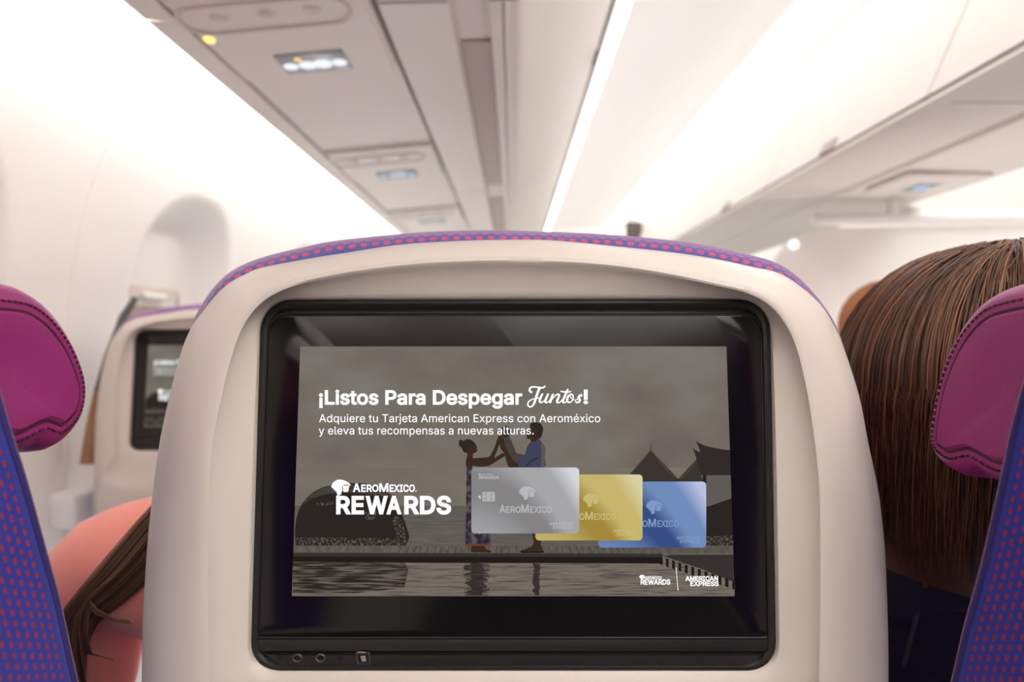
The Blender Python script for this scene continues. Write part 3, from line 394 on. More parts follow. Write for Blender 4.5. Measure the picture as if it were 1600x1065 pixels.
for i, (wy, wh) in enumerate(WINDOWS):
    xw = -.862 - .085
    o = MB()
    fr = rrect(wy - .125, -.135, wy + .125, .175, .09, 8)
    frame = [[Vector((xw + dx, wy + (a - wy) * s, Z(wh + (b - .02) * s))) for a, b in fr] for dx, s in ((-.006, 1.07), (.006, 1.05), (.006, .98), (-.004, .95))]
    o.loft(frame, True)
    w = struct(o.build('window_%d' % (i + 1), M['bin_dark']))
    tag(w, ['nearest cabin window in a scooped oval recess at the left photo edge', 'cabin window in an oval recess above the farther screen seat', 'farthest cabin window along the left wall'][i], 'window')
    p = MB(); p.loft([[Vector((xw + .001, wy + (a - wy) * .96, Z(wh + (b - .02) * .96))) for a, b in fr]], True, True); p.build('pane', M['view_out'], w)
    hz = .03
    bl = [(a, max(b, hz)) for a, b in fr]
    p = MB(); p.loft([[Vector((xw + .003, wy + (a - wy) * .95, Z(wh + (b - .02) * .95))) for a, b in bl], [Vector((xw + .007, wy + (a - wy) * .95, Z(wh + (b - .02) * .95))) for a, b in bl]], True, True, True)
    b_ = p.build('window_blind', M['grey_blind'], w)
    p = MB(); p.box((xw + .012, wy, Z(wh + .013)), (.007, .05, .008), 0, None, .004); p.build('grip', M['ceil_plastic'], b_)

fl = MB(); fl.box((.7, (Y0 + Y1) / 2, -.03), (1.75, (Y1 - Y0) / 2, .03)); tag(struct(fl.build('floor', M['carpet'])), 'cabin carpet under the seats', 'floor')
rw = MB(); extrude(thick([(2.35, -1.2), (2.45, -.3), (2.42, .2), (2.25, .6), (2.05, .82)], -.03), Y0, Y1, True, 0, rw, True, True)
tag(struct(rw.build('wall_right', M['wall_plastic'])), 'pale far side wall beyond the second aisle', 'wall')
ew = MB(); ew.box((.7, Y1 + .02, Z(0)), (1.75, .02, 1.2)); tag(struct(ew.build('wall_front', M['wall_plastic'])), 'pale end wall of the cabin beyond the aisle', 'wall')
bw = MB(); bw.box((.7, Y0 - .02, Z(0)), (1.75, .02, 1.2)); tag(struct(bw.build('wall_back', M['bin_plastic'])), 'cabin wall behind the viewer', 'wall')

# ceiling over the aisle with its two cove lamps
cp = catmull([(.256, .846), (.30, .90), (.36, .985), (.47, 1.04), (.66, 1.06), (.86, 1.045), (.98, .985), (1.03, .95)], 6)
cm = MB(); extrude(thick(cp, .02), Y0, Y1, True, 0, cm, True, True)
tag(struct(cm.build('ceiling', M['ceil_plastic'])), 'white vaulted ceiling panel over the aisle', 'ceiling')
cm = MB(); extrude([(-1.0, 1.12), (2.45, 1.12), (2.45, 1.15), (-1.0, 1.15)], Y0, Y1, True, 0, cm, True); tag(struct(cm.build('trim_1', M['wall_plastic'])), 'crown lining above the luggage bins', 'trim')
def strip(name, prof, label, mat, y0=Y0 + .02, y1=Y1 - .02):
    m = MB(); extrude(thick(prof, .004), y0, y1, True, 0, m, True)
    o = m.build(name, M[mat]); tag(o, label, 'light'); return o
strip('cove_light', [(-.482, .60), (-.50, .555)], 'glowing light strip hidden in the cove between left wall and luggage bins', 'cove_glow')
strip('ceiling_light', [(.287, .872), (.345, .955)], 'bright light strip along the ceiling beside the left luggage bins', 'aisle_glow')
strip('ceiling_light', [(.90, 1.022), (.985, .968)], 'bright light strip along the ceiling beside the centre luggage bins', 'aisle_glow')
strip('ceiling_light', [(1.60, .80), (1.95, .85)], 'bright far light strip seen past the right edge of the centre bins', 'far_glow')

# ------------------------------------------------------------------ overhead bins
LB_UNDER = [(-.555, .468), (-.50, .468)]
def left_bin(y0, y1, label):
    g = .004
    b = MB()
    # body: window-side lip, trough over the service panels, aisle-side floor, hidden back
    prof = [(-.555, .468), (-.508, .468), (-.504, .486), (-.212, .510), (-.206, .4955), (-.10, .4975), (-.093, .515), (-.040, .517), (-.0365, .4995), (-.018, .500),
            (-.012, .512), (-.03, .56), (.0, .95), (-.20, 1.06), (-.38, .98), (-.46, .70), (-.590, .685), (-.590, .672), (-.46, .66), (-.47, .53), (-.545, .478)]  # flange added to block cove light from the void above the bins
    extrude(prof, y0 + g, y1 - g, True, 0, b, True)
    t = empty('overhead_bin', (-.2, (y0 + y1) / 2, Z(.5)), label, 'luggage bin', 'luggage bins along the left side')
    b.build('bin_body', M['bin_plastic'], t)
    d = MB()
    door = catmull([(-.014, .502), (.008, .503), (.045, .54), (.10, .60), (.17, .69), (.225, .775), (.238, .80)], 5)
    extrude(thick(door, .018), y0 + g, y1 - g, True, 0, d, True, True)
    dd = d.build('bin_door', M['bin_plastic'], t)
    tr = MB(); extrude(thick([(.240, .800), (.262, .84)], .012), y0, y1, True, 0, tr, True); tr.build('door_trim', M['gap_dark'], t)
    l = MB(); l.box((.226, (y0 + y1) / 2 + .12, Z(.752)), (.003, .045, .005), 0, Matrix.Rotation(-.95, 3, 'Y'), .002); l.build('latch', M['gap_dark'], dd)
    h = MB(); h.box((-.0665, (y0 + y1) / 2 + .05, Z(.5135)), (.026, (y1 - y0) / 2 - .11, .0015)); h.build('handle_recess', M['bin_dark'], t)
    return t
ycuts = [-1.5, .20, 1.02, 2.62, 4.2, 6.15]
names = ['luggage bin overhead at the top left, nearest of the left row', 'short left luggage bin over the nearest lit sign', 'left luggage bin with a long dark handle recess above the nearest screen seat',
         'left luggage bin next farther along the aisle with its own handle recess', 'left luggage bin at the far end of the cabin']
ycuts = [-1.5, .02, .93, 2.22, 4.2, 6.15]
for i in range(5): left_bin(ycuts[i], ycuts[i + 1], names[i])

# service panels under the left bins
def under(x): return .4680 + (x + .504) * .0934 + .004
def psu(y, label, lit, full=True):
    t = empty('service_panel', (-.357, y, Z(.47)), label, 'overhead panel', 'service panels under the left bins')
    b = MB()
    prof = [(-.500, .481), (-.500, .468), (-.492, .462), (-.224, .486), (-.217, .4935), (-.217, .505)]
    def sl(dx): return [(x, h + dx) for x, h in prof]
    extrude(prof, y - .17, y + .13, True, 0, b, True)
    b.build('panel', M['bin_plastic'], t)
    tilt = Matrix.Rotation(-math.atan(.09), 3, 'Y')
    r = MB(); ring = rrect(-.125, -.036, .125, .036, .034, 8)
    c = Vector((-.372, y - .088, Z(.4735)))
    r.loft([[c + tilt @ Vector((a * s, bb * s2, dz)) for a, bb in ring] for s, s2, dz in ((1.04, 1.12, .0), (1.03, 1.1, -.004), (.98, .95, -.003), (.95, .86, .004))], True, False, True)
    tray = r.build('light_tray', M['tray_plastic'], t)
    for k, dx in enumerate((-.07, 0, .07)):
        q = MB(); q.sphere(c + tilt @ Vector((dx, 0, .002)), (.016, .016, .010), 16, 8); q.build('air_nozzle', M['bin_plastic'], tray)
    s = MB(); c = Vector((-.352, y + .075, Z(.4735)))
    s.box(c, (.0585, .036, .0025), 0, tilt, .0015)
    sg = s.build('sign', M['sign_glass'], t)
    for k, (dx, rr, mat) in enumerate(((-.042, .013, 'icon_white'), (-.012, .016, 'icon_white'), (.014, .017, 'icon_white'), (.044, .013, 'icon_white'))):
        q = MB(); q.disc(c + tilt @ Vector((dx, .004, -.0028)), tilt @ Vector((0, 0, -1)), rr if lit else rr * .75, 18, 0, .0006); q.build('icon', M[mat if lit else 'icon_blue'], sg)
    if lit:
        q = MB(); q.disc(c + tilt @ Vector((-.022, -.02, -.0030)), tilt @ Vector((0, 0, -1)), .007, 12, 0, .0006); q.build('icon', M['icon_amber'], sg)
    return t
psu(1.01, 'overhead panel with light tray and brightly lit white seat sign, nearest of its row', True)
psu(1.79, 'overhead panel with pale blue lit sign, second along the left bins', False)
psu(2.60, 'overhead panel with pale blue sign just above the top of the near seat', False)
def filler(y0, y1, label):
    b = MB(); extrude([(-.500, .479), (-.500, .472), (-.217, .4985), (-.217, .505)], y0 + .003, y1 - .003, True, 0, b, True)
    tag(b.build('ceiling_filler_panel', M['bin_plastic']), label, 'overhead panel', 'plain filler panels under the left bins')
filler(1.14, 1.62, 'plain filler panel between the nearest and second lit signs')
filler(1.92, 2.43, 'plain filler panel between second and third signs under the left bins')
filler(-1.5, .84, 'plain filler panel above the viewer in front of the nearest light tray')
filler(2.74, 6.1, 'plain filler panel running to the far end of the left bins')
ylw = MB(); ylw.sphere(at(327, 62, .975), (.009, .009, .005), 16, 8); tag(ylw.build('indicator_lamp', M['amber_glow']), 'small glowing yellow lamp at the edge of the left bins', 'lamp')

# centre bins
def centre_bin(y0, y1, label):
    g = .003
    t = empty('overhead_bin', (1.1, (y0 + y1) / 2, Z(.45)), label, 'luggage bin', 'luggage bins over the centre seats')
    b = MB()
    extrude([(.868, .456), (1.065, .456), (1.07, .470), (1.085, .470), (1.09, .452), (1.40, .445), (1.41, .47), (1.46, .70), (1.40, .95), (1.06, 1.05), (.93, .55)], y0 + g, y1 - g, True, 0, b, True)
    b.build('bin_body', M['bin_plastic'], t)
    d = MB(); door = catmull([(1.03, .955), (.985, .86), (.915, .67), (.850, .52), (.823, .458)], 6)
    extrude(thick(door, .015), y0 + g, y1 - g, True, 0, d, True, True)
    dd = d.build('bin_door', M['bin_plastic'], t)
    tr = MB(); extrude([(.814, .447), (.863, .449), (.863, .462), (.83, .462)], y0, y1, True, 0, tr, True); tr.build('edge_trim', M['bin_plastic'], t)
    gp = MB(); extrude([(.822, .4625), (.868, .4625), (.868, .47), (.828, .47)], y0, y1, True, 0, gp, True); gp.build('shadow_gap', M['gap_dark'], t)  # dark-coloured strip painted in for the shadow above the trim
    for yy in ((y0 + y1) / 2,):
        l = MB(); l.box((.833, yy, Z(.482)), (.008, .032, .017), 0, Matrix.Rotation(.4, 3, 'Y'), .003); l.build('latch', M['bin_dark'], dd)
    return t
cy = [-1.5, -.35, .43, 1.23, 2.01, 2.79, 4.4, 6.15]
cl = ['centre luggage bin beside the viewer', 'centre luggage bin over the right purple headrest', 'centre luggage bin at the top right photo corner', 'centre luggage bin with a dark latch right before the white divider', 'centre luggage bin with a small dark latch over the white divider',
      'centre luggage bin toward the far end, fifth of its row', 'centre luggage bin at the far end of the cabin']
for i in range(7): centre_bin(cy[i], cy[i + 1], cl[i])
cps = empty('service_panel', (1.23, 1.84, Z(.44)), 'overhead panel with a small blue lit sign under the centre bins', 'overhead panel')
b = MB(); b.box((1.235, 1.84, Z(.441)), (.12, .11, .007), 0, None, .005); b.build('panel', M['bin_plastic'], cps)
b = MB(); b.box((1.235, 1.86, Z(.433)), (.035, .045, .002), 0, None, .001); sg = b.build('sign', M['sign_glass'], cps)
b = MB(); b.disc((1.235, 1.86, Z(.4305)), (0, 0, -1), .022, 18, 0, .0006); b.build('icon', M['icon_blue'], sg)

# white divider across the centre block
dv = empty('cabin_divider', (1.45, 2.12, 0), 'white cabin divider with a rounded top rail below the centre bins', 'divider')
b = MB(); b.tube([(1.03, 2.08, Z(.375)), (1.75, 2.08, Z(.385))], .022, 14); b.sphere((1.03, 2.08, Z(.375)), (.022, .022, .022), 14, 10); b.build('top_rail', M['ceil_plastic'], dv)
b = MB(); b.loft([[Vector((x, y, Z(h))) for x, h in ((1.06, .35), (1.75, .36), (1.75, -1.2), (.86, -1.2), (.86, .10), (.90, .25), (.97, .325))] for y in (2.10, 2.14)], True, True, True, 0, False); b.build('panel', M['wall_plastic'], dv)
b = MB(); b.box((1.285, 2.08, Z(.415)), (.018, .018, .033), 0, None, .008); b.build('post', M['ceil_plastic'], dv)
b = MB(); b.loft([[Vector((x, y, Z(h))) for x, h in ((1.30, .385), (1.50, .385), (1.50, .40), (1.30, .43))] for y in (2.09, 2.12)], True, True, True, 0, False); b.build('closing_panel', M['wall_plastic'], dv)
b = MB(); b.sphere(at(1240, 382, 2.05), (.016, .016, .016), 16, 10); tag(b.build('reading_lamp', M['lamp_white']), 'tiny round white lamp left of the white divider', 'lamp')
ex = empty('hanging_monitor', at(990, 360, 4.5), 'small dark box hanging at the far end of the aisle', 'monitor')
b = MB(); b.box(at(990, 360, 4.5), (.056, .03, .062), 0, None, .008); b.build('case', M['gap_dark'], ex)
b = MB(); p = at(990, 360, 4.5); b.box((p.x, p.y, Z(.92)), (.01, .01, .128)); b.build('bracket', M['bin_plastic'], ex)

# ------------------------------------------------------------------ lettering
FONT = {}
for _k, (_a, _s) in G.items():
    FONT[_k] = (_a, [[tuple(map(int, b.split(','))) for b in q.split(' ')] for q in _s.split('/')] if _s else [])
def area2(p): return sum(p[i][0] * p[(i + 1) % len(p)][1] - p[(i + 1) % len(p)][0] * p[i][1] for i in range(len(p)))
GCACHE = {}
def one_glyph(ch, bold):
    """triangles of one character: outlines sampled, thickened by `bold` units and filled by winding number"""
    if (ch, bold) in GCACHE: return GCACHE[ch, bold]
    cons = []
    for q in FONT[ch][1]:
        p = []; n = len(q)
        for i in range(n):
            a, b = q[i], q[(i + 1) % n]; p0, p1, p2, p3 = a[2:4], a[4:6], b[0:2], b[2:4]
            chord = math.hypot(p3[0] - p0[0], p3[1] - p0[1])
            bend = abs((p1[0] - p0[0]) * (p3[1] - p0[1]) - (p1[1] - p0[1]) * (p3[0] - p0[0])) / (chord or 1)
            st = 1 if bend < 1.5 else 4
            for k in range(st):
                t = k / st; u = 1 - t
                p.append((u ** 3 * p0[0] + 3 * u * u * t * p1[0] + 3 * u * t * t * p2[0] + t ** 3 * p3[0], u ** 3 * p0[1] + 3 * u * u * t * p1[1] + 3 * u * t * t * p2[1] + t ** 3 * p3[1]))
        r = [p[0]]
        for v in p[1:]:
            if math.hypot(v[0] - r[-1][0], v[1] - r[-1][1]) > 1.5: r.append(v)
        if math.hypot(r[0][0] - r[-1][0], r[0][1] - r[-1][1]) <= 1.5: r.pop()
        cons.append(r)
    big = max(cons, key=lambda c: abs(area2(c))); sg = 1 if area2(big) > 0 else -1
    if bold:
        for ci, c in enumerate(cons):
            n = len(c); o = []
            for i in range(n):
                a, b, d = Vector((*c[i - 1],)), Vector((*c[i],)), Vector((*c[(i + 1) % n],))
                e0 = (b - a).normalized(); e1 = (d - b).normalized(); n0 = Vector((e0.y, -e0.x)); n1 = Vector((e1.y, -e1.x)); m = n0 + n1
                m = m / max(.45, m.dot(m) / 2) if m.length > 1e-6 else n0
                o.append((b.x + m.x * bold * sg, b.y + m.y * bold * sg))
            cons[ci] = o
    vs, es = [], []
    for c in cons:
        k = len(vs); vs += [Vector(p) for p in c]; es += [(k + i, k + (i + 1) % len(c)) for i in range(len(c))]
    from mathutils.geometry import delaunay_2d_cdt
    V, _, T, *_ = delaunay_2d_cdt(vs, es, [], 0, .01)
    keep = []
    for t in T:
        cx = sum(V[i].x for i in t) / len(t); cy = sum(V[i].y for i in t) / len(t); w = 0
        for c in cons:
            for i in range(len(c)):
                x0, y0 = c[i]; x1, y1 = c[(i + 1) % len(c)]
                if (y0 <= cy) != (y1 <= cy):
                    xx = x0 + (cy - y0) / (y1 - y0) * (x1 - x0)
                    if xx > cx: w += 1 if y1 > y0 else -1
        if w: keep.append(tuple(t))
    GCACHE[ch, bold] = ([(v.x, v.y) for v in V], keep)
    return GCACHE[ch, bold]
def glyph_mesh(text, bold=0.0, track=0):
    """flat mesh of a line of text in glyph units (capitals are 509 high)"""
    x = 0; vs, fs = [], []
    for ch in text:
        if FONT[ch][1]:
            v, f = one_glyph(ch, bold); k = len(vs)
            vs += [(a + x, b) for a, b in v]; fs += [tuple(i + k for i in t) for t in f]
        x += FONT[ch][0] + track
    return vs, fs
def put_text(mb, text, x0, x1, base, cap, off, bold=0.0, track=0, mi=0, slope=0.0):
    """fit a line between photo pixels x0..x1, baseline at y = base, capitals cap pixels high"""
    vs, fs = glyph_mesh(text, bold, track)
    a = min(v[0] for v in vs); b = max(v[0] for v in vs)
    P = []
    for x, y in vs:
        px = x0 + (x - a) / (b - a) * (x1 - x0)
        P.append(onp(px, base - y / 509.0 * cap + slope * (px - x0), off))
    mb.add(P, fs, mi, None, False)
def poly(mb, pts, off, mi=0):
    mb.add([onp(x, y, off) for x, y in pts], [list(range(len(pts)))], mi, None, False)
def ribbon(mb, pts, w, off, mi=0):
    """flat brush stroke; w = width in pixels, or one width per point"""
    c = catmull(pts, 6); n = len(c); L, R = [], []
    for i in range(n):
        a = c[max(0, i - 1)]; b = c[min(n - 1, i + 1)]; dx, dy = b[0] - a[0], b[1] - a[1]; d = math.hypot(dx, dy) or 1
        t = i / (n - 1) * (len(pts) - 1); k = min(int(t), len(pts) - 2)
        ww = w if not isinstance(w, (list, tuple)) else w[k] + (w[k + 1] - w[k]) * (t - k)
        L.append((c[i][0] - dy / d * ww / 2, c[i][1] + dx / d * ww / 2)); R.append((c[i][0] + dy / d * ww / 2, c[i][1] - dx / d * ww / 2))
    vs = [onp(x, y, off) for x, y in L + R]
    fs = [(i, i + 1, n + i + 1, n + i) for i in range(n - 1)]
    mb.add(vs, fs, mi, None, False)
    for e, (x, y) in ((0, c[0]), (1, c[-1])):
        ww = (w if not isinstance(w, (list, tuple)) else w[-e]) / 2
        mb.add([onp(x + ww * math.cos(k * math.pi / 6), y + ww * math.sin(k * math.pi / 6), off) for k in range(12)], [list(range(12))], mi, None, False)
def eagle(mb, x, y, s, off, mi=0):
    """airline emblem: feathered headdress over a face, facing right; x, y = top left, s = pixels per emblem unit"""
    q = lambda pts: [(x + a * s, y + b * s) for a, b in pts]
    poly(mb, q(catmull([(12, 62), (22, 40), (44, 22), (66, 8), (92, 3), (120, 5), (150, 12), (180, 26), (205, 42), (222, 66), (215, 74), (200, 64), (172, 60), (146, 62), (132, 74), (127, 100), (129, 130), (118, 150), (110, 168), (92, 182), (66, 186), (84, 168)], 3)), off, mi)
    poly(mb, q([(136, 68), (206, 70), (208, 84), (202, 100), (200, 124), (190, 142), (150, 144), (138, 132)]), off, mi)
    for a, b, c in ((0, 92, 74), (6, 100, 92), (24, 104, 110), (44, 110, 128), (60, 112, 146), (66, 112, 164)): poly(mb, q([(a, c), (a + 10, c - 8), (b + 6, c - 8), (b + 6, c + 8), (a + 8, c + 8)]), off, mi)

# ------------------------------------------------------------------ picture shown on the seat screens (a screen gives off its own light)
def pic_noise(name, c0, c1, sx, sy, lo=.35, hi=.65, detail=4, c2=None):
    m = bpy.data.materials.new(name); n, l = nodes_of(m); n.remove(n['Principled BSDF'])
    e = n.new('ShaderNodeEmission'); e.inputs[1].default_value = SCREEN; l.new(e.outputs[0], n['Material Output'].inputs[0])
    uv = n.new('ShaderNodeTexCoord'); mp = n.new('ShaderNodeMapping'); mp.inputs['Scale'].default_value = (sx, 0, sy)
    l.new(uv.outputs['Object'], mp.inputs['Vector'])
    nz = n.new('ShaderNodeTexNoise'); nz.inputs['Scale'].default_value = 1; nz.inputs['Detail'].default_value = detail
    l.new(mp.outputs[0], nz.inputs['Vector'])
    cr = n.new('ShaderNodeValToRGB'); cr.color_ramp.elements[0].position = lo; cr.color_ramp.elements[1].position = hi
    cr.color_ramp.elements[0].color = c0; cr.color_ramp.elements[1].color = c1
    if c2: k = cr.color_ramp.elements.new((lo + hi) / 2); k.color = c2
    l.new(nz.outputs['Fac'], cr.inputs[0]); l.new(cr.outputs[0], e.inputs[0]); MATS[name] = m
    return m
def pic_lattice(name, c0, c1, sx, sy, thr=.55):
    m = bpy.data.materials.new(name); n, l = nodes_of(m); n.remove(n['Principled BSDF'])
    e = n.new('ShaderNodeEmission'); e.inputs[1].default_value = SCREEN; l.new(e.outputs[0], n['Material Output'].inputs[0])
    tc = n.new('ShaderNodeTexCoord'); sp = n.new('ShaderNodeSeparateXYZ'); l.new(tc.outputs['Object'], sp.inputs[0])
    a = mth(n, l, 'SINE', mth(n, l, 'MULTIPLY', sp.outputs['X'], sx)); b = mth(n, l, 'SINE', mth(n, l, 'MULTIPLY', sp.outputs['Z'], sy))
    nz = n.new('ShaderNodeTexNoise'); nz.inputs['Scale'].default_value = 90; l.new(tc.outputs['Object'], nz.inputs['Vector'])
    p = mth(n, l, 'ADD', mth(n, l, 'MULTIPLY', a, b), mth(n, l, 'MULTIPLY', nz.outputs['Fac'], .8))
    mr = n.new('ShaderNodeMapRange'); l.new(p, mr.inputs[0]); mr.inputs[1].default_value = thr; mr.inputs[2].default_value = thr + .6
    mx = n.new('ShaderNodeMix'); mx.data_type = 'RGBA'; mx.inputs[6].default_value = c0; mx.inputs[7].default_value = c1
    l.new(mr.outputs[0], mx.inputs[0]); l.new(mx.outputs[2], e.inputs[0]); MATS[name] = m
    return m
pic_noise('p_sky', rgb(104, 98, 91), rgb(121, 117, 111), 15, 26, .34, .68, 6, rgb(114, 108, 99))
pic_noise('p_haze', rgb(110, 104, 95), rgb(118, 112, 103), 20, 60)
pic_noise('p_sea', rgb(84, 80, 76), rgb(102, 97, 90), 60, 900, .3, .7, 3)
pic_noise('p_deck', rgb(82, 76, 70), rgb(100, 93, 86), 300, 200)
emit('p_edge', rgb(54, 49, 46)); emit('p_black', rgb(31, 28, 26)); emit('p_plank', rgb(52, 46, 42))
pic_noise('p_pool', rgb(72, 65, 60), rgb(116, 107, 98), 36, 1100, .30, .52, 3)
pic_noise('p_pool_dark', rgb(42, 37, 35), rgb(104, 96, 87), 45, 850, .45, .62, 3)
pic_noise('p_reflect', rgb(44, 39, 38), rgb(62, 55, 51), 80, 900)
pic_lattice('p_wicker', rgb(38, 34, 32), rgb(56, 48, 43), 3300, 3300)
pic_noise('p_wicker_light', rgb(42, 37, 34), rgb(112, 103, 92), 900, 620, .48, .68, 2)
pic_noise('p_wicker_top', rgb(52, 47, 45), rgb(74, 68, 64), 40, 900)
emit('p_roof', rgb(58, 52, 49)); emit('p_roof_dark', rgb(48, 43, 41)); emit('p_roof_edge', rgb(96, 70, 52)); emit('p_wall', rgb(92, 88, 84))
emit('p_skin', rgb(58, 42, 34)); emit('p_hairdark', rgb(46, 40, 36)); emit('p_cloth', rgb(70, 64, 60)); emit('p_blue', rgb(62, 64, 88)); emit('p_greyblue', rgb(88, 84, 84))
pic_noise('p_skirt', rgb(46, 40, 42), rgb(98, 82, 72), 260, 260, .42, .62, 2, rgb(62, 60, 78)); emit('p_hem', rgb(110, 62, 38))
emit('p_white', rgb(255, 255, 255))
PIC = ['p_sky', 'p_haze', 'p_sea', 'p_deck', 'p_edge', 'p_black', 'p_plank', 'p_pool', 'p_pool_dark', 'p_reflect', 'p_wicker', 'p_wicker_light', 'p_wicker_top', 'p_roof', 'p_roof_dark',
       'p_roof_edge', 'p_wall', 'p_skin', 'p_hairdark', 'p_cloth', 'p_blue', 'p_greyblue', 'p_skirt', 'p_hem']
PI = {k: i for i, k in enumerate(PIC)}
OB = .0006                                           # the lit picture lies just proud of the black glass
def lx(y): return 469 - 13 * (y - 541) / 390.0       # left and right edge of the picture at a height
def rx(y): return 1135 + 13 * (y - 541) / 390.0

def build_display(parent):
    d = MB(); e = 4e-5
    def P(pts, k, lay): poly(d, pts, OB + e * lay, PI[k])
    P([(469, 541), (1135, 541), (1148, 931), (456, 931)], 'p_sky', 0)
    P([(lx(730), 730), (rx(730), 730), (rx(792), 792), (lx(792), 792)], 'p_haze', 1)
    P([(lx(790), 790), (rx(790), 790), (rx(853), 853), (lx(853), 853)], 'p_sea', 2)
    # thatched huts at the right
    P([(978, 746), (985, 739), (1017, 703), (1060, 748), (1086, 719), (1090, 716), (1100, 760), (978, 760)], 'p_roof', 3)
    ribbon(d, [(984, 741), (1017, 702.5)], 1.2, OB + e * 4, PI['p_roof_edge']); ribbon(d, [(1017, 702.5), (1059, 747), (1089, 716)], 1.2, OB + e * 4, PI['p_roof_edge'])
    ribbon(d, [(1017, 694), (1017, 704)], 1.0, OB + e * 4, PI['p_roof_dark'])
    P(catmull([(1082, 697), (1087, 703), (1096, 707)], 4) + [(rx(707), 708), (rx(742), 742), (1095, 742), (1090, 722)], 'p_roof_dark', 5)
    P(catmull([(1087, 688), (1093, 692), (1105, 697), (1125, 701), (rx(703), 703)], 4) + [(rx(712), 712), (1095, 709), (1092, 699)], 'p_roof_dark', 6)
    P([(978, 750), (1100, 750), (1100, 862), (978, 862)], 'p_roof_dark', 3)
    P([(1102, 742), (rx(742), 742), (rx(778), 778), (1104, 790)], 'p_wall', 7)
    P([(1098, 742), (1104, 742), (1104, 778), (1098, 778)], 'p_black', 7)
    P([(1102, 792), (rx(780), 778), (rx(854), 854), (1102, 854)], 'p_wicker', 7)
    P([(1102, 838), (rx(838), 836), (rx(853), 853), (1102, 853)], 'p_wicker_light', 8)
    # woven daybed at the left
    dome = catmull([(lx(852) + 3, 852), (461, 828), (465, 802), (476, 781), (495, 765), (520, 757), (555, 754), (585, 758), (606, 769), (620, 786), (630, 808), (637, 828), (639, 840), (634, 852)], 5)
    P(dome, 'p_wicker', 3)
    P(catmull([(470, 790), (476, 781), (495, 765), (520, 757), (555, 754), (585, 758), (606, 769), (614, 778), (590, 774), (550, 770), (510, 772), (485, 780)], 4), 'p_wicker_top', 4)
    P([(462, 839), (636, 841), (634, 852), (461, 852)], 'p_wicker_light', 5)
    P(catmull([(612, 812), (622, 806), (632, 826), (634, 846), (624, 848), (618, 830)], 4), 'p_wicker_light', 5)
    P([(494, 785), (524, 782), (522, 787), (495, 791)], 'p_wicker_light', 5); P([(570, 800), (590, 798), (584, 812), (572, 814)], 'p_wicker_light', 5)
    # deck and pool
    P([(lx(852), 852), (rx(852), 852), (rx(865), 865), (lx(865), 864)], 'p_deck', 9)
    for i in range(34):
        x = 628 + i * 10.4 + (i % 3); k = (x - 790) * .035
        ribbon(d, [(x, 853.5), (x + k, 863.5)], .9, OB + e * 10, PI['p_plank'])
    P([(lx(863.5), 863), (1035, 864.5), (1035, 871), (lx(870), 870)], 'p_edge', 11)
    P([(lx(869), 869), (1035, 870), (1036, 880), (lx(878), 878)], 'p_black', 12)
    P([(lx(878), 877), (1035, 879), (rx(879), 879), (1148, 931), (456, 931)], 'p_pool', 11)
    P([(lx(878), 877), (632, 878), (638, 890), (632, 918), (560, 926), (457, 926)], 'p_pool_dark', 12)
    rnd = random.Random(5)
    for x0, x1, cx, k in ((727, 766, 745, 'p_pool_dark'), (836, 843, 839, 'p_pool_dark')):
        for yy in range(880, 930, 2):
            w = rnd.uniform(.75, 1.15) * (x1 - x0) / 2; P([(cx - w, yy), (cx + w, yy + .3), (cx + w * .9, yy + 2), (cx - w * .9, yy + 2)], k, 13)
    ex = [(736, 878)]
    for yy in range(880, 931, 3): ex.append((736 + rnd.uniform(-2, 2), yy))
    for yy in range(929, 878, -3): ex.append((755 + rnd.uniform(-2, 2), yy))
    P(ex, 'p_reflect', 14)
    ex = []
    for yy in range(879, 930, 3): ex.append((834 + rnd.uniform(-2.5, 1.5), yy))
    for yy in range(929, 878, -3): ex.append((842 + rnd.uniform(-1, 3), yy))
    P(ex, 'p_reflect', 14)
    for i in range(40):
        x = rnd.uniform(640, 1110); yy = rnd.uniform(880, 929); w = rnd.uniform(6, 30); P([(x - w, yy), (x, yy - .6), (x + w, yy), (x, yy + .6)], 'p_edge' if i % 2 else 'p_cloth', 15)
    # jetty at the right
    P([(1030, 866), (rx(866), 866), (rx(905), 909), (1100, 890)], 'p_edge', 14)
    for i in range(12):
        x = 1031 + i * 9.4 + i * i * .08; y = 868 + (x - 1031) * .34; P([(x, y), (x + 4.2 + i * .12, y + 1.5), (x + 4.2 + i * .12, y + 15), (x, y + 13)], 'p_black', 15)
    P([(1036, 866), (1046, 866), (1045, 868), (1037, 868)], 'p_deck', 16)
    # the woman, the child and the man in front of the sea
    q = lambda pts: [(690 + a / 8.889, 650 + b / 8.889) for a, b in pts]
    P(q(catmull([(240, 340), (262, 325), (285, 330), (300, 345), (335, 322), (390, 320), (435, 345), (470, 385), (492, 425), (488, 450), (497, 480), (470, 505), (440, 520), (432, 560), (445, 580), (560, 575), (660, 560), (700, 500), (740, 420), (775, 310), (800, 270), (840, 280), (835, 350), (800, 400), (770, 480), (735, 570), (800, 540), (845, 510), (880, 545), (850, 570), (740, 640), (650, 690), (520, 700), (440, 690), (420, 720), (420, 800), (365, 800), (350, 720), (335, 650), (345, 580), (355, 520), (300, 490), (275, 430), (245, 425)], 3)), 'p_skin', 17)
    P(q(catmull([(240, 340), (262, 325), (285, 330), (300, 345), (335, 322), (390, 320), (435, 345), (465, 390), (420, 420), (360, 440), (340, 500), (300, 490), (275, 430), (245, 425)], 3)), 'p_hairdark', 18)
    P(q(catmull([(830, 160), (880, 135), (930, 145), (955, 190), (945, 250), (950, 300), (975, 350), (1000, 420), (1040, 510), (1110, 525), (1150, 560), (1090, 640), (1085, 710), (940, 710), (900, 620), (870, 520), (820, 450), (810, 400), (830, 300)], 3)), 'p_cloth', 19)
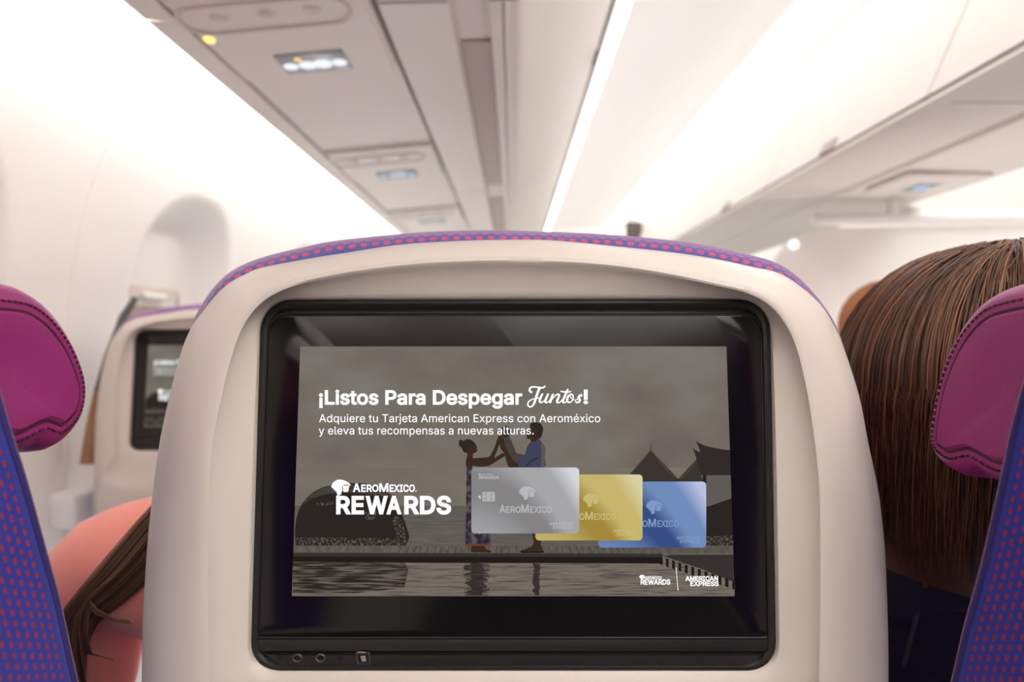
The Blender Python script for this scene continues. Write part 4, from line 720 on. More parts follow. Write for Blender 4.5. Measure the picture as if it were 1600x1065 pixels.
    P(q(catmull([(860, 150), (900, 138), (940, 160), (950, 215), (930, 270), (870, 290), (840, 240), (838, 190)], 3)), 'p_hairdark', 20)
    P(q(catmull([(800, 270), (860, 300), (880, 400), (930, 500), (990, 600), (1060, 660), (1085, 710), (940, 710), (900, 620), (868, 520), (822, 450), (812, 400)], 3)), 'p_skin', 20)
    P(q(catmull([(1270, 330), (1340, 310), (1400, 370), (1440, 440), (1430, 560), (1420, 720), (1090, 720), (1075, 650), (1060, 600), (1110, 560), (1160, 520), (1180, 440), (1215, 380)], 3)), 'p_blue', 21)
    P(q(catmull([(1380, 360), (1425, 410), (1442, 460), (1430, 600), (1420, 720), (1380, 720), (1385, 560)], 3)), 'p_greyblue', 22)
    P(q(catmull([(1228, 110), (1260, 88), (1330, 85), (1385, 110), (1410, 170), (1400, 240), (1375, 300), (1330, 325), (1290, 350), (1240, 350), (1235, 320), (1190, 310), (1180, 270), (1200, 220), (1225, 180)], 3)), 'p_skin', 23)
    P(q(catmull([(1228, 110), (1260, 88), (1330, 85), (1385, 110), (1410, 170), (1400, 240), (1370, 290), (1330, 260), (1310, 190), (1270, 140)], 3)), 'p_hairdark', 24)
    ribbon(d, q([(1170, 700), (1250, 620), (1330, 580)]), 2.0, OB + e * 24, PI['p_hairdark'])
    P([(729, 732), (741, 732), (766, 800), (767, 852), (727, 852), (728, 800)], 'p_skirt', 18)
    P([(727, 849.5), (767, 849.5), (767, 852.5), (727, 852.5)], 'p_hem', 19)
    P(catmull([(736, 852), (755, 852), (760, 857), (768, 861), (764, 863), (736, 862)], 3), 'p_skin', 18)
    P(catmull([(831, 832), (844, 836), (845, 850), (847, 858), (849, 862), (814, 862), (816, 859), (830, 854), (834, 846)], 3), 'p_skin', 18)
    P([(813, 861), (850, 861), (849, 863.5), (814, 863.5)], 'p_black', 19)
    disp = d.build('display', [M[k] for k in PIC], parent)
    disp['label'] = 'lit screen picture of a couple holding a child by a pool'
    return disp

def card_mat(name, dark, mid, light):
    """the brushed sheen printed on a card picture: diagonal bands along the card"""
    m = bpy.data.materials.new(name); n, l = nodes_of(m); n.remove(n['Principled BSDF'])
    e = n.new('ShaderNodeEmission'); e.inputs[1].default_value = SCREEN; l.new(e.outputs[0], n['Material Output'].inputs[0])
    uv = n.new('ShaderNodeUVMap'); sp = n.new('ShaderNodeSeparateXYZ'); l.new(uv.outputs[0], sp.inputs[0])
    # distance from the dark diagonal band
    c = mth(n, l, 'ADD', mth(n, l, 'ADD', mth(n, l, 'MULTIPLY', mth(n, l, 'POWER', sp.outputs['X'], 2.0), -1.45), mth(n, l, 'MULTIPLY', sp.outputs['X'], -.12)), .82)
    dd = mth(n, l, 'SUBTRACT', sp.outputs['Y'], c)
    cr = n.new('ShaderNodeValToRGB'); el = cr.color_ramp.elements
    el[0].position = 0; el[0].color = mid; el[1].position = 1; el[1].color = light
    for p, col in ((.20, mid), (.42, dark), (.53, dark), (.66, mid), (.82, mid)):
        k = el.new(p); k.color = col
    l.new(mth(n, l, 'ADD', mth(n, l, 'MULTIPLY', dd, .34), .5), cr.inputs[0]); l.new(cr.outputs[0], e.inputs[0])
    MATS[name] = m
card_mat('card_silver', rgb(130, 128, 129), rgb(163, 163, 166), rgb(212, 211, 217))
card_mat('card_gold', rgb(160, 134, 58), rgb(196, 178, 108), rgb(214, 204, 160))
card_mat('card_blue', rgb(54, 76, 130), rgb(110, 138, 184), rgb(182, 188, 220))
emit('card_chip', rgb(176, 176, 178)); emit('card_line', rgb(130, 130, 132)); emit('chip_lit', rgb(205, 205, 208))
for k, c in (('silver', (180, 180, 185)), ('gold', (198, 182, 118)), ('blue', (124, 150, 192))): emit('mark_' + k, rgb(*c))
def build_cards(parent):
    for i, (kind, x0, y0, x1, y1, lay) in enumerate((('blue', 935, 752, 1103.5, 855, 30), ('gold', 836.5, 741, 1004, 844, 34), ('silver', 736.5, 730, 905, 833, 38))):
        o = OB + 4e-5 * lay; e = 4e-5
        c = MB(); pts = rrect(x0, y0, x1, y1, 6, 6)
        c.add([onp(x, y, o) for x, y in pts], [list(range(len(pts)))], 0, [((x - x0) / (x1 - x0), (y1 - y) / (y1 - y0)) for x, y in pts], False)
        put_text(c, 'A', x0 + 44, x0 + 53, y0 + 70.5, 12, o + e, 18, 0, 1); put_text(c, 'ERO', x0 + 54, x0 + 77, y0 + 70.5, 9.5, o + e, 18, 6, 1)
        put_text(c, 'M', x0 + 78, x0 + 90, y0 + 70.5, 12, o + e, 18, 0, 1); put_text(c, 'EXICO', x0 + 92, x0 + 125.5, y0 + 70.5, 9.5, o + e, 18, 6, 1)
        eagle(c, x0 + 74, y0 + 29, .118, o + e, 1)
        put_text(c, 'AMERICAN', x0 + 122, x0 + 158, y0 + 90, 4.4, o + e, 22, 0, 1); put_text(c, 'EXPRESS', x0 + 127.5, x0 + 158.5, y0 + 95.6, 4.4, o + e, 22, 0, 1)
        put_text(c, 'REWARDS', x0 + 12, x0 + 43, y0 + 18, 4.6, o + e, 24, 0, 1)
        eagle(c, x0 + 11, y0 + 9.5, .02, o + e, 1); put_text(c, 'AEROMEXICO', x0 + 16, x0 + 34, y0 + 12, 2.0, o + e, 20, 0, 1)
        if kind == 'silver':
            poly(c, rrect(x0 + 17, y0 + 38, x0 + 37, y0 + 53, 2.5, 4), o + e, 2)
            for a in (23, 30.5): ribbon(c, [(x0 + a, y0 + 38.5), (x0 + a, y0 + 52.5)], .7, o + 2 * e, 3)
            for b in (42.5, 49): ribbon(c, [(x0 + 17.5, y0 + b), (x0 + 23, y0 + b)], .7, o + 2 * e, 3); ribbon(c, [(x0 + 30.5, y0 + b), (x0 + 36.5, y0 + b)], .7, o + 2 * e, 3)
            poly(c, [(x0 + 10, y0 + 46), (x0 + 14.5, y0 + 42.5), (x0 + 14.5, y0 + 49.5)], o + e, 4)
        ob = c.build('card_picture', [M['card_' + kind], M['mark_' + kind], M['card_chip'], M['card_line'], M['chip_lit']], parent)
        ob['label'] = kind + ' payment card shown on the screen'

def build_lettering(parent):
    t = MB(); o = OB + 4e-5 * 45
    put_text(t, '¡Listos Para Despegar', 498.3, 816, 631, 20.8, o, 26, 4)
    put_text(t, '!', 911.5, 919, 630, 20.6, o, 24)
    put_text(t, 'Adquiere tu Tarjeta American Express con Aeroméxico', 498.5, 938, 659.2, 12.2, o, 4.5, 6)
    put_text(t, 'y eleva tus recompensas a nuevas alturas.', 498, 834, 678.3, 12.2, o, 4.5, 6)
    k = lambda pts: [(815 + a / 10.646, 590 + b / 10.646) for a, b in pts]
    def R(pts, w): ribbon(t, k(pts), [v / 10.646 for v in w] if isinstance(w, list) else w / 10.646, o)
    R([(165, 238), (138, 222), (135, 185), (165, 155), (215, 150), (280, 160), (340, 166), (380, 150), (392, 135)], [34, 34, 32, 26, 24, 26, 28, 26, 16])
    R([(300, 165), (270, 240), (240, 330), (210, 420), (175, 470), (135, 482), (105, 455), (110, 410), (150, 370), (225, 345), (290, 335)], [40, 40, 40, 36, 28, 24, 24, 24, 20, 16, 14])
    R([(345, 272), (315, 330), (300, 385), (320, 410), (360, 395), (400, 345)], [30, 40, 38, 26, 18, 16])
    R([(440, 272), (412, 335), (392, 390), (410, 412), (450, 395), (490, 340)], [30, 38, 36, 26, 18, 16])
    R([(520, 275), (500, 330), (475, 408)], [30, 38, 34]); R([(482, 395), (530, 325), (590, 275), (625, 285), (615, 325), (590, 385), (600, 412), (640, 402), (690, 350)], [16, 18, 24, 34, 38, 38, 28, 20, 16])
    R([(765, 200), (735, 270), (700, 350), (685, 395), (705, 412), (745, 395), (775, 350)], [34, 38, 38, 36, 24, 18, 16])
    R([(655, 225), (700, 232), (760, 240), (822, 225)], [22, 26, 28, 14])
    R([(830, 275), (785, 295), (760, 350), (765, 395), (800, 410), (840, 380), (858, 325), (848, 282), (812, 272), (815, 320), (860, 365), (900, 368)], [24, 32, 36, 34, 22, 20, 22, 24, 18, 14, 14, 14])
    R([(895, 372), (940, 345), (985, 285), (1003, 290), (998, 310)], [14, 18, 28, 22, 18]); R([(965, 290), (945, 325), (968, 365), (955, 400), (915, 410), (898, 395)], [22, 34, 38, 34, 24, 20])
    ob = t.build('advert_headline', M['p_white'], parent); ob['label'] = 'white advert wording at the top of the screen'
    t = MB()
    eagle(t, 517, 748.5, .138, o)
    put_text(t, 'A', 551.2, 563.2, 767.6, 12.4, o, 26); put_text(t, 'ERO', 564.3, 591.5, 767.6, 10.4, o, 28, 10); put_text(t, 'M', 592.5, 606.8, 767.6, 12.4, o, 26); put_text(t, 'EXICO', 608.5, 648.3, 767.6, 10.4, o, 28, 10); put_text(t, '.', 649, 651, 767.6, 10, o)
    put_text(t, 'RE', 525.2, 568.8, 801.6, 25.6, o, 34, 22); put_text(t, 'W', 571, 606, 801.6, 25.6, o, 34)
    put_text(t, 'A', 603.5, 627.5, 801.6, 25.6, o, 34); put_text(t, 'RDS', 631.5, 705, 801.6, 25.6, o, 34, 22)
    ob = t.build('airline_logo', M['p_white'], parent); ob['label'] = 'large white airline rewards logo on the screen'
    t = MB()
    eagle(t, 998.5, 897.5, .044, o); put_text(t, 'AEROMEXICO', 1008, 1034, 904, 4.2, o, 26, 10); put_text(t, 'REWARDS', 1001, 1047.5, 912.6, 7.6, o, 30, 8)
    ribbon(t, [(1056.5, 886.5), (1058, 905), (1059.5, 921.5)], .9, o); poly(t, [(1058, 919.5), (1060, 919), (1060, 923)], o)
    put_text(t, 'AMERICAN', 1070.8, 1122, 906.8, 6.8, o, 30, 4); put_text(t, 'EXPRESS', 1078.5, 1123, 914.8, 6.8, o, 30, 4)
    ob = t.build('sponsor_logos', M['p_white'], parent); ob['label'] = 'small white logos in the lower right of the screen'
    return ob

# ------------------------------------------------------------------ the seat
SHELL_L = [(222, 1000), (225, 930), (232, 830), (247, 705), (264, 622), (283, 550), (298, 513), (314, 490), (340, 458), (362, 439), (385, 427), (406, 418), (440, 411), (490, 402), (542, 394), (621, 382), (700, 376.5), (790, 374)]
SHELL_R = [(870, 375.5), (982, 386), (1054, 394), (1120, 404), (1175, 416), (1211, 424), (1238, 438), (1266, 460), (1285, 479), (1301, 504), (1315, 534), (1331, 580), (1345, 629), (1358, 698), (1373, 770), (1382, 850), (1386, 928), (1388, 1000)]
FAB_L = [(236, 1000), (240, 930), (247, 830), (262, 705), (278, 622), (292, 555), (302, 512), (306, 497), (322, 468), (340, 445), (361, 426), (390, 411), (427, 399), (472, 388.5), (516, 379), (595, 370), (674, 363.6), (760, 361.5), (800, 362)]
FAB_R = [(900, 365.5), (976, 370), (1065, 379), (1120, 388.5), (1175, 401), (1208, 410.5), (1238, 428), (1266, 454.5), (1288, 482), (1304, 508), (1314, 534), (1325, 575), (1335, 629), (1346, 698), (1360, 770), (1369, 850), (1373, 928), (1375, 1000)]
RIDGE = [(340, 1250), (326, 1065), (324, 815), (330, 700), (345, 620), (360, 560), (380, 508), (414, 468), (466, 444), (540, 428), (620, 417), (700, 411), (800, 409), (905, 412), (985, 420), (1065, 434), (1120, 446), (1166, 457), (1202, 476), (1228, 506), (1246, 545), (1260, 600), (1271, 665), (1279, 730), (1283, 815), (1281, 1065), (1268, 1250)]
CEN = (803, 770)
NR = 320
def outline(a, b): return polar([(a[0][0] + 2, 1500)] + [(a[0][0] - 2, 1260)] + catmull(a + b, 6) + [(b[-1][0] + 2, 1260), (b[-1][0] - 2, 1500)], CEN, NR)
def offs(ring, o): return [onp(x, y, o) for x, y in ring]
def box_z(mb, x0, x1, y0, y1, z0, z1, bev=.0, mi=0): return mb.box(((x0 + x1) / 2, (y0 + y1) / 2, (z0 + z1) / 2), ((x1 - x0) / 2, (y1 - y0) / 2, (z1 - z0) / 2), mi, None, bev)

def make_screen_seat(label, group):
    t = empty('aircraft_seat', (0, .40, 0), label, 'seat', group)
    S = outline(SHELL_L, SHELL_R); FB = outline(FAB_L, FAB_R); RD = polar(catmull(RIDGE, 5, True), CEN, NR)
    REC = polar(rquad((407, 467), (1204, 466), (1214, 1048), (390, 1048), 50, 8, 44), CEN, NR)
    sh = MB()
    def mix(a, b, k): return [(p[0] + (q[0] - p[0]) * k, p[1] + (q[1] - p[1]) * k) for p, q in zip(a, b)]
    sh.loft([offs(inset(S, 14), -.030), offs(inset(S, 3), -.024), offs(S, -.014), offs(inset(S, 2), -.006), offs(inset(S, 7), .003), offs(inset(S, 16), .010), offs(inset(S, 30), .0155),
             offs(mix(S, RD, .75), .0185), offs(mix(S, RD, .93), .0190), offs(mix(RD, REC, .02), .0182), offs(mix(RD, REC, .12), .0152), offs(mix(RD, REC, .35), .0108), offs(mix(RD, REC, .6), .0074), offs(mix(RD, REC, .8), .0050), offs(mix(RD, REC, .93), .0036), offs(REC, .0012), offs(inset(REC, 3), -.004), offs(inset(REC, 4), -.03)], True, True, True)
    sh.build('seat_shell', M['shell'], t)
    up = MB()
    wide = offs(inset(FB, -2), -.038)
    def push(s_, d): return [Vector((.002 + (p.x - .002) * s_, p.y, p.z)) - NRM * d for p in wide]
    up.loft([offs(inset(FB, 16), -.012), offs(inset(FB, 7), -.014), offs(inset(FB, 2), -.020), offs(FB, -.028), wide, push(.99, .045), push(.96, .062), push(.85, .072), push(.5, .074)], True, True, True)
    up.build('back_cushion', M['seat_fabric'], t)
    # headrest and lower seat on the far side
    h = MB(); c = onp(803, 540, -.135); h.sphere(c, (.17, .03, .075), 32, 16, 0); h.build('headrest', M['leather'], t)
    q = MB(); box_z(q, -.225, .225, .50, .97, .40, .49, .035); q.build('seat_cushion', M['seat_fabric'], t)
    for x in (-.19, .19):
        g = MB(); box_z(g, x - .02, x + .02, .47, .51, .0, .42, .006); box_z(g, x - .02, x + .02, .86, .90, .0, .42, .006); box_z(g, x - .02, x + .02, .47, .90, .36, .40, .006); g.build('leg', M['metal'], t)
    # monitor
    mo = MB()
    R0 = [offs(inset(REC, 1), -.006), offs(inset(REC, 2), -.0002), offs(inset(REC, 7), .0006), offs(inset(REC, 13), -.0012)]
    GL = polar(rquad((418, 491), (1190, 490), (1203, 1019), (400, 1019), 36, 8, 12), CEN, NR)
    mo.loft(R0 + [offs(inset(GL, -7), -.0032), offs(inset(GL, -4), -.0010), offs(inset(GL, -1), -.0006), offs(inset(GL, 1), -.0022)], True, False, True)
    mon = mo.build('seatback_monitor', M['black_plastic'], t)
    gl = MB()
    GG = polar(rquad((420, 493), (1188, 492), (1199, 995), (403, 995), 33, 8, 3), CEN, NR)
    gl.loft([offs(GG, -.003), offs(GG, -.0006), offs(inset(GG, 1.2), .0), ], True, False, True, 0)
    gl.build('front_glass', M['black_gloss'], mon)
    ed = MB(); ed.tube([onp(x, 995.6, -.0006) for x in (404, 600, 800, 1000, 1198)], .00035, 8); ed.build('glass_edge', M['edge_gloss'], mon)
    ch = MB(); CH = rquad((402, 997.5), (1200, 997.5), (1200, 1018), (404, 1018), 3, 4)
    ch.loft([offs(CH, -.004), offs(CH, -.0012), offs(inset(CH, 1.5), -.0005)], True, False, True); ch.build('chin_bar', M['black_plastic'], mon)
    sk = MB(); SK = rquad((414, 1021.5), (1192, 1021.5), (1170, 1042), (438, 1042), 3, 4, 12)
    sk.loft([offs(SK, -.003), offs(SK, -.0004), offs(inset(SK, 1.2), .0003)], True, False, True); sk.build('socket_panel', M['black_plastic'], mon)
    for x in (464.5, 500.5):
        k = MB(); ring = [onp(x + 7 * math.cos(a * .3927), 1027.5 + 5.6 * math.sin(a * .3927), .0006) for a in range(16)]; k.tube(ring, .0007, 8, 0, True)
        k.disc(onp(x, 1027.5, .0006), NRM, .0017, 16, 1); k.build('audio_socket', [M['socket_ring'], M['black_gloss']], mon)
    for x in (434.5, 532): k = MB(); k.disc(onp(x, 1028, .0006), NRM, .0011, 12, 0, .0003); k.build('screw', M['black_gloss'], mon)
    k = MB(); k.loft([offs(rquad((555, 1018), (578, 1018), (580, 1038.5), (557, 1038.5), 2, 4), .0004), offs(rquad((556.5, 1019.5), (576.5, 1019.5), (578.5, 1037), (558.5, 1037), 2, 4), .0012), offs(rquad((558.5, 1021.5), (575, 1021.5), (576.5, 1035.5), (560, 1035.5), 1, 4), .0005)], True, True, False)
    poly(k, [(559, 1021), (575, 1021), (576.5, 1036), (560, 1036)], .0005, 1)
    poly(k, [(558, 1017.5), (571, 1017.5), (571.5, 1019.5), (558.5, 1019.5)], .0014, 2); poly(k, [(563, 1024), (571, 1024), (572.5, 1033), (565, 1033)], .0007, 2)
    k.build('charging_port', [M['edge_gloss'], M['black_gloss'], M['metal']], mon)
    build_display(mon); build_cards(mon); build_lettering(mon)
    return t
seat = make_screen_seat('pale seat back with a lit advert screen, centred in front of the viewer', 'aircraft seats')
far = copy_tree(seat)
far.location = (-.557, 1.172, 0); far.scale = (1, 1, .985)
far['label'] = 'pale seat back with a smaller lit screen, beside the left cabin window'
g = MB(); g.tube([at(212, 450, 1.25), at(192, 482, 1.24), at(174, 535, 1.22), at(158, 596, 1.22)], lambda t: .006 + .006 * t, 10); tag(g.build('side_cushion', M['seat_side'], far), 'dark grey cushion edge')
g = MB(); g.tube([at(158, 590, 1.22), at(148, 650, 1.22), at(140, 712, 1.215)], lambda t: .011 + .006 * t, 10); tag(g.build('side_strap', M['brown_leather'], far), 'brown side strap')
g = MB(); g.box(at(150, 768, 1.25), (.026, .10, .034), 0, None, .012); tag(g.build('armrest', M['ceil_plastic'], far), 'white armrest')
far2 = copy_tree(seat)
far2.location = (.965, 1.20, 0); far2.scale = (1, 1, .985)
far2['label'] = 'seat back hidden behind the brown-haired person, farther along the aisle'

# ------------------------------------------------------------------ the two reclined seats beside the viewer
def near_seat(sgn, edge_px, head_px, label, head_x=.268):
    """sgn -1 left, +1 right.  edge_px: front edge of the seat back's side; head_px: outline of the headrest wing"""
    cx = sgn * .49
    t = empty('aircraft_seat', (cx, .40, 0), label, 'seat', 'aircraft seats')
    xs = sgn * .25; xo = sgn * .73
    E = [onx(px, py, xs) for px, py in edge_px]
    # front edge (y as a function of z), extended up and down along its lean
    a, b = E[0], E[-1]; k = (b.y - a.y) / (b.z - a.z)
    up_ = [(a.y + k * (z - a.z), z) for z in (1.245, 1.225)]; dn = [(b.y + k * (z - b.z), z) for z in (.92, .86, .80, .73, .66, .60, .53, .46)]
    pts = catmull(up_ + [(e.y, e.z) for e in E] + dn, 3)
    th = .115
    c = MB(); rings = []
    def ring(x, sh):
        e = max(0, 1 - min(abs(x - xs), abs(x - xo)) / .07) ** 2 * .85
        dz = lambda z: z - e * max(0, z - 1.185)
        fr = [(y - sh, dz(z)) for y, z in pts]; bk = [(y - th + sh, dz(z)) for y, z in pts][::-1]
        return [Vector((x, y, z)) for y, z in fr + bk]
    # side face, rounded front shoulder, front
    prof = [(xs + sgn * .0, .016), (xs + sgn * .0005, .010), (xs + sgn * .003, .004), (xs + sgn * .008, .0), (xs + sgn * .018, -.004), (xs + sgn * .03, -.006), (xs + sgn * .05, -.002), (xs + sgn * .08, .004), (cx, .008), (xo - sgn * .08, .004), (xo - sgn * .05, -.002), (xo - sgn * .03, -.006), (xo - sgn * .018, -.004), (xo - sgn * .008, 0), (xo, .012)]
    rings = [ring(x, s) for x, s in prof]
    n = len(rings[0]); half = n // 2
    vs, fs, uv = [], [], []
    for i, r in enumerate(rings):
        L = 0
        for j in range(n):
            if 0 < j < half: L += (r[j] - r[j - 1]).length
            if j == half: L = L
            if j > half: L -= (r[j] - r[j - 1]).length
            vs.append(r[j]); uv.append((L, abs(r[j].x - xs) * 1.0 + (.02 if j >= half else 0)))
    for i in range(len(rings) - 1):
        for j in range(n):
            q = (j + 1) % n; fs.append((i * n + j, i * n + q, (i + 1) * n + q, (i + 1) * n + j))
    c.add(vs, fs, 0, uv)
    # side face cut into strips so that the cloth pattern runs along it
    m = 10; sv, sf, su = [], [], []
    for j in range(half):
        fy, bk_ = rings[0][j], rings[0][n - 1 - j]
        for i in range(m + 1):
            p = fy.lerp(bk_, i / m); sv.append(p); su.append((fy.z * 1.05, .0005 + (fy - p).length))
    for j in range(half - 1):
        for i in range(m): sf.append((j * (m + 1) + i, j * (m + 1) + i + 1, (j + 1) * (m + 1) + i + 1, (j + 1) * (m + 1) + i))
    c.add(sv, sf, 0, su)
    c.v[-1] = c.v[-1]
    c.build('back_cushion', M['side_fabric'], t)
    pp = MB(); pp.tube([Vector((xs + sgn * .0004, y - .0105, z - .85 * max(0, z - 1.185))) for y, z in pts], .0017, 8); pp.build('piping', M['piping'], t)
    s = MB()
    def shr(x, inn):
        e = max(0, 1 - min(abs(x - xs), abs(x - xo)) / .08) ** 2 * .9
        dz = lambda z: z - e * max(0, z - 1.165) - .006
        bk = [(y - th + .012, dz(z)) for y, z in pts]; bo = [(y - th - .035 + inn, dz(z)) for y, z in pts]
        return [Vector((x, y, z)) for y, z in bk + bo[::-1]]
    w = abs(xo - xs)
    s.loft([shr(xs + sgn * d, i) for d, i in ((.004, .022), (.001, .012), (.006, .004), (.018, 0), (.035, 0), (.055, 0), (.08, 0), (w - .08, 0), (w - .055, 0), (w - .035, 0), (w - .018, 0), (w - .006, .004), (w - .001, .012), (w - .004, .022))], True, True, True)
    s.build('seat_shell', M['shell'], t)
    # the same monitor as in the facing seat, on the back of this one
    mon = copy_tree([c_ for c_ in seat.children if c_.name.startswith('seatback_monitor')][0], t)
    R = Matrix.Rotation(math.atan(.0961) + math.atan(-k), 3, 'X'); mid = onp(803, 760, 0) - Vector((0, .40, 0))
    zt = 1.03; yt = a.y + k * (zt - a.z) - th - .035
    mon.rotation_euler = R.to_euler(); mon.location = Vector((0, yt - .002 - .40, zt)) - R @ mid
    # headrest with a forward wing; outline traced where its rounded end stands
    hx = sgn * head_x
    H = [onx(px, py, hx) for px, py in head_px]
    hp = catmull([(v.y, v.z) for v in H], 6)
    loop = hp + [(hp[-1][0] - .03, hp[-1][1] - .002), (hp[-1][0] - .075, hp[-1][1] + .03), (hp[0][0] - .07, hp[0][1] - .03), (hp[0][0] - .03, hp[0][1] + .002)]
    cl_ = catmull(loop, 4, True); ln = [0]
    for i in range(len(cl_)): ln.append(ln[-1] + math.hypot(cl_[(i + 1) % len(cl_)][0] - cl_[i][0], cl_[(i + 1) % len(cl_)][1] - cl_[i][1]))
    loop = []
    for q in range(96):
        tt = ln[-1] * q / 96; i = max(j for j in range(len(cl_)) if ln[j] <= tt); f = (tt - ln[i]) / (ln[i + 1] - ln[i]); p0, p1 = cl_[i], cl_[(i + 1) % len(cl_)]
        loop.append((p0[0] + (p1[0] - p0[0]) * f, p0[1] + (p1[1] - p0[1]) * f))
    if area2(loop) < 0: loop = loop[::-1]
    cy_ = sum(p[0] for p in loop) / 96; cz_ = sum(p[1] for p in loop) / 96
    def hr(x, d, sc_=1.0): return [Vector((x, cy_ + (y - cy_) * sc_, cz_ + (z - cz_) * sc_)) for y, z in (inset(loop, d) if d else loop)]
    hh = MB(); xi = lambda d: hx + sgn * d
    hh.loft([hr(xi(-.0105), .018, .25), hr(xi(-.0125), .018, .6), hr(xi(-.0140), .018, .85), hr(xi(-.0142), .0175), hr(xi(-.0120), .0155), hr(xi(-.0118), .0145), hr(xi(-.0125), .0125), hr(xi(-.0112), .008), hr(xi(-.007), .0035), hr(xi(-.002), .001), hr(xi(.006), 0), hr(xi(.03), 0), hr(xi(.07), 0, .94), hr(xi(.13), 0, .86), hr(xi(.31), 0, .86), hr(xi(.37), 0, .93), hr(xi(.41), 0), hr(xi(.43), 0, .96), hr(xi(.442), 0, .7)], True, True, True)
    ho = hh.build('headrest', M['leather'], t)
    sm = MB(); sl = hr(xi(-.0119), .0150); sm.tube(sl, .0009, 8, 0, True); sm.build('seam', M['stitch_dark'], ho)
    st = MB(); sl2 = hr(xi(-.0124), .0108); m2 = len(sl2)
    for i in range(0, m2):
        a_, b_ = sl2[i], sl2[(i + 1) % m2]; st.tube([a_, a_.lerp(b_, .55)], .0007, 6)
    st.build('stitching', M['stitch_dark'], ho)
    zc = .46
    q = MB(); box_z(q, min(xs, xo) + .01, max(xs, xo) - .01, .47, .98, .38, .47, .035); q.build('seat_cushion', M['seat_fabric'], t)
    for dx in (-.19, .19):
        g = MB(); box_z(g, cx + dx - .02, cx + dx + .02, .44, .48, 0, .40, .006); box_z(g, cx + dx - .02, cx + dx + .02, .86, .90, 0, .40, .006); box_z(g, cx + dx - .02, cx + dx + .02, .44, .90, .35, .39, .006); g.build('leg', M['metal'], t)
    return t
near_seat(-1, [(0, 535), (16, 590), (38, 670), (62, 748), (92, 860), (112, 935), (140, 1065)],
          [(-60, 432), (0, 441), (30, 453), (60, 477), (87, 512), (107, 553), (118, 593), (117, 632), (106, 665), (86, 690), (60, 706), (36, 700)],
          'reclined seat with purple wing headrest at the left photo edge')
near_seat(1, [(1600, 527), (1581, 585), (1560, 665), (1542, 751), (1515, 875), (1490, 968), (1468, 1065)],
          [(1660, 428), (1598, 443), (1562, 459), (1530, 490), (1505, 530), (1486, 578), (1474, 630), (1469, 680), (1478, 715), (1497, 735), (1520, 746), (1548, 742)],
          'reclined seat with purple wing headrest at the right photo edge')

# ------------------------------------------------------------------ people
def skin_body(name, V, Ed, root, mat, parent, sub=2):
    """one continuous surface grown round a skeleton of (position, radius) joints"""
    names = list(V); ix = {k: i for i, k in enumerate(names)}; off = root_loc(parent)
    me = bpy.data.meshes.new(name); bm = bmesh.new(); ly = bm.verts.layers.skin.verify()
    vs = []
    for k in names:
        p, r = V[k]; v = bm.verts.new(Vector(p) - off); v[ly].radius = (r, r) if not isinstance(r, tuple) else r; v[ly].use_root = (k == root); vs.append(v)
    for a, b in Ed: bm.edges.new((vs[ix[a]], vs[ix[b]]))
    bm.to_mesh(me); bm.free(); me.materials.append(mat)
    o = bpy.data.objects.new(name, me); sc.collection.objects.link(o); o.parent = parent
    s = o.modifiers.new('skin', 'SKIN'); s.use_smooth_shade = True; s.branch_smoothing = .6
    d = o.modifiers.new('sub', 'SUBSURF'); d.levels = sub; d.render_levels = sub
    return o
def bake(o):
    dg = bpy.context.evaluated_depsgraph_get(); dg.update()
    me = bpy.data.meshes.new_from_object(o.evaluated_get(dg)); old = o.data
    o.modifiers.clear(); o.data = me
    for p in me.polygons: p.use_smooth = True
    return o
def hand(V, Ed, wrist, d, side, up, tag_):
    """palm and five curled fingers from the wrist along d; side points to the thumb"""
    w = Vector(V[wrist][0]); d = Vector(d).normalized(); side = Vector(side).normalized(); up = Vector(up)
    V[tag_ + 'palm'] = (w + d * .045, (.026, .015)); Ed.append((wrist, tag_ + 'palm'))
    for i, (s, L) in enumerate(((.028, .078), (.010, .088), (-.010, .082), (-.027, .066))):
        prev = tag_ + 'palm'
        for j, (f, c) in enumerate(((.0, .0), (.42, .08), (.75, .30), (1.0, .62))):
            k = '%sf%d%d' % (tag_, i, j); V[k] = (w + d * (.085 + L * f * (1 - c * .35)) + side * s * 1.0 - up * (c * L * .6), .0085 - .0006 * j); Ed.append((prev, k)); prev = k
    prev = tag_ + 'palm'
    for j, (a, b) in enumerate(((.030, .026), (.055, .040), (.080, .040))):
        k = '%st%d' % (tag_, j); V[k] = (w + d * a + side * b - up * .006 * j, .0095 - .0008 * j); Ed.append((prev, k)); prev = k
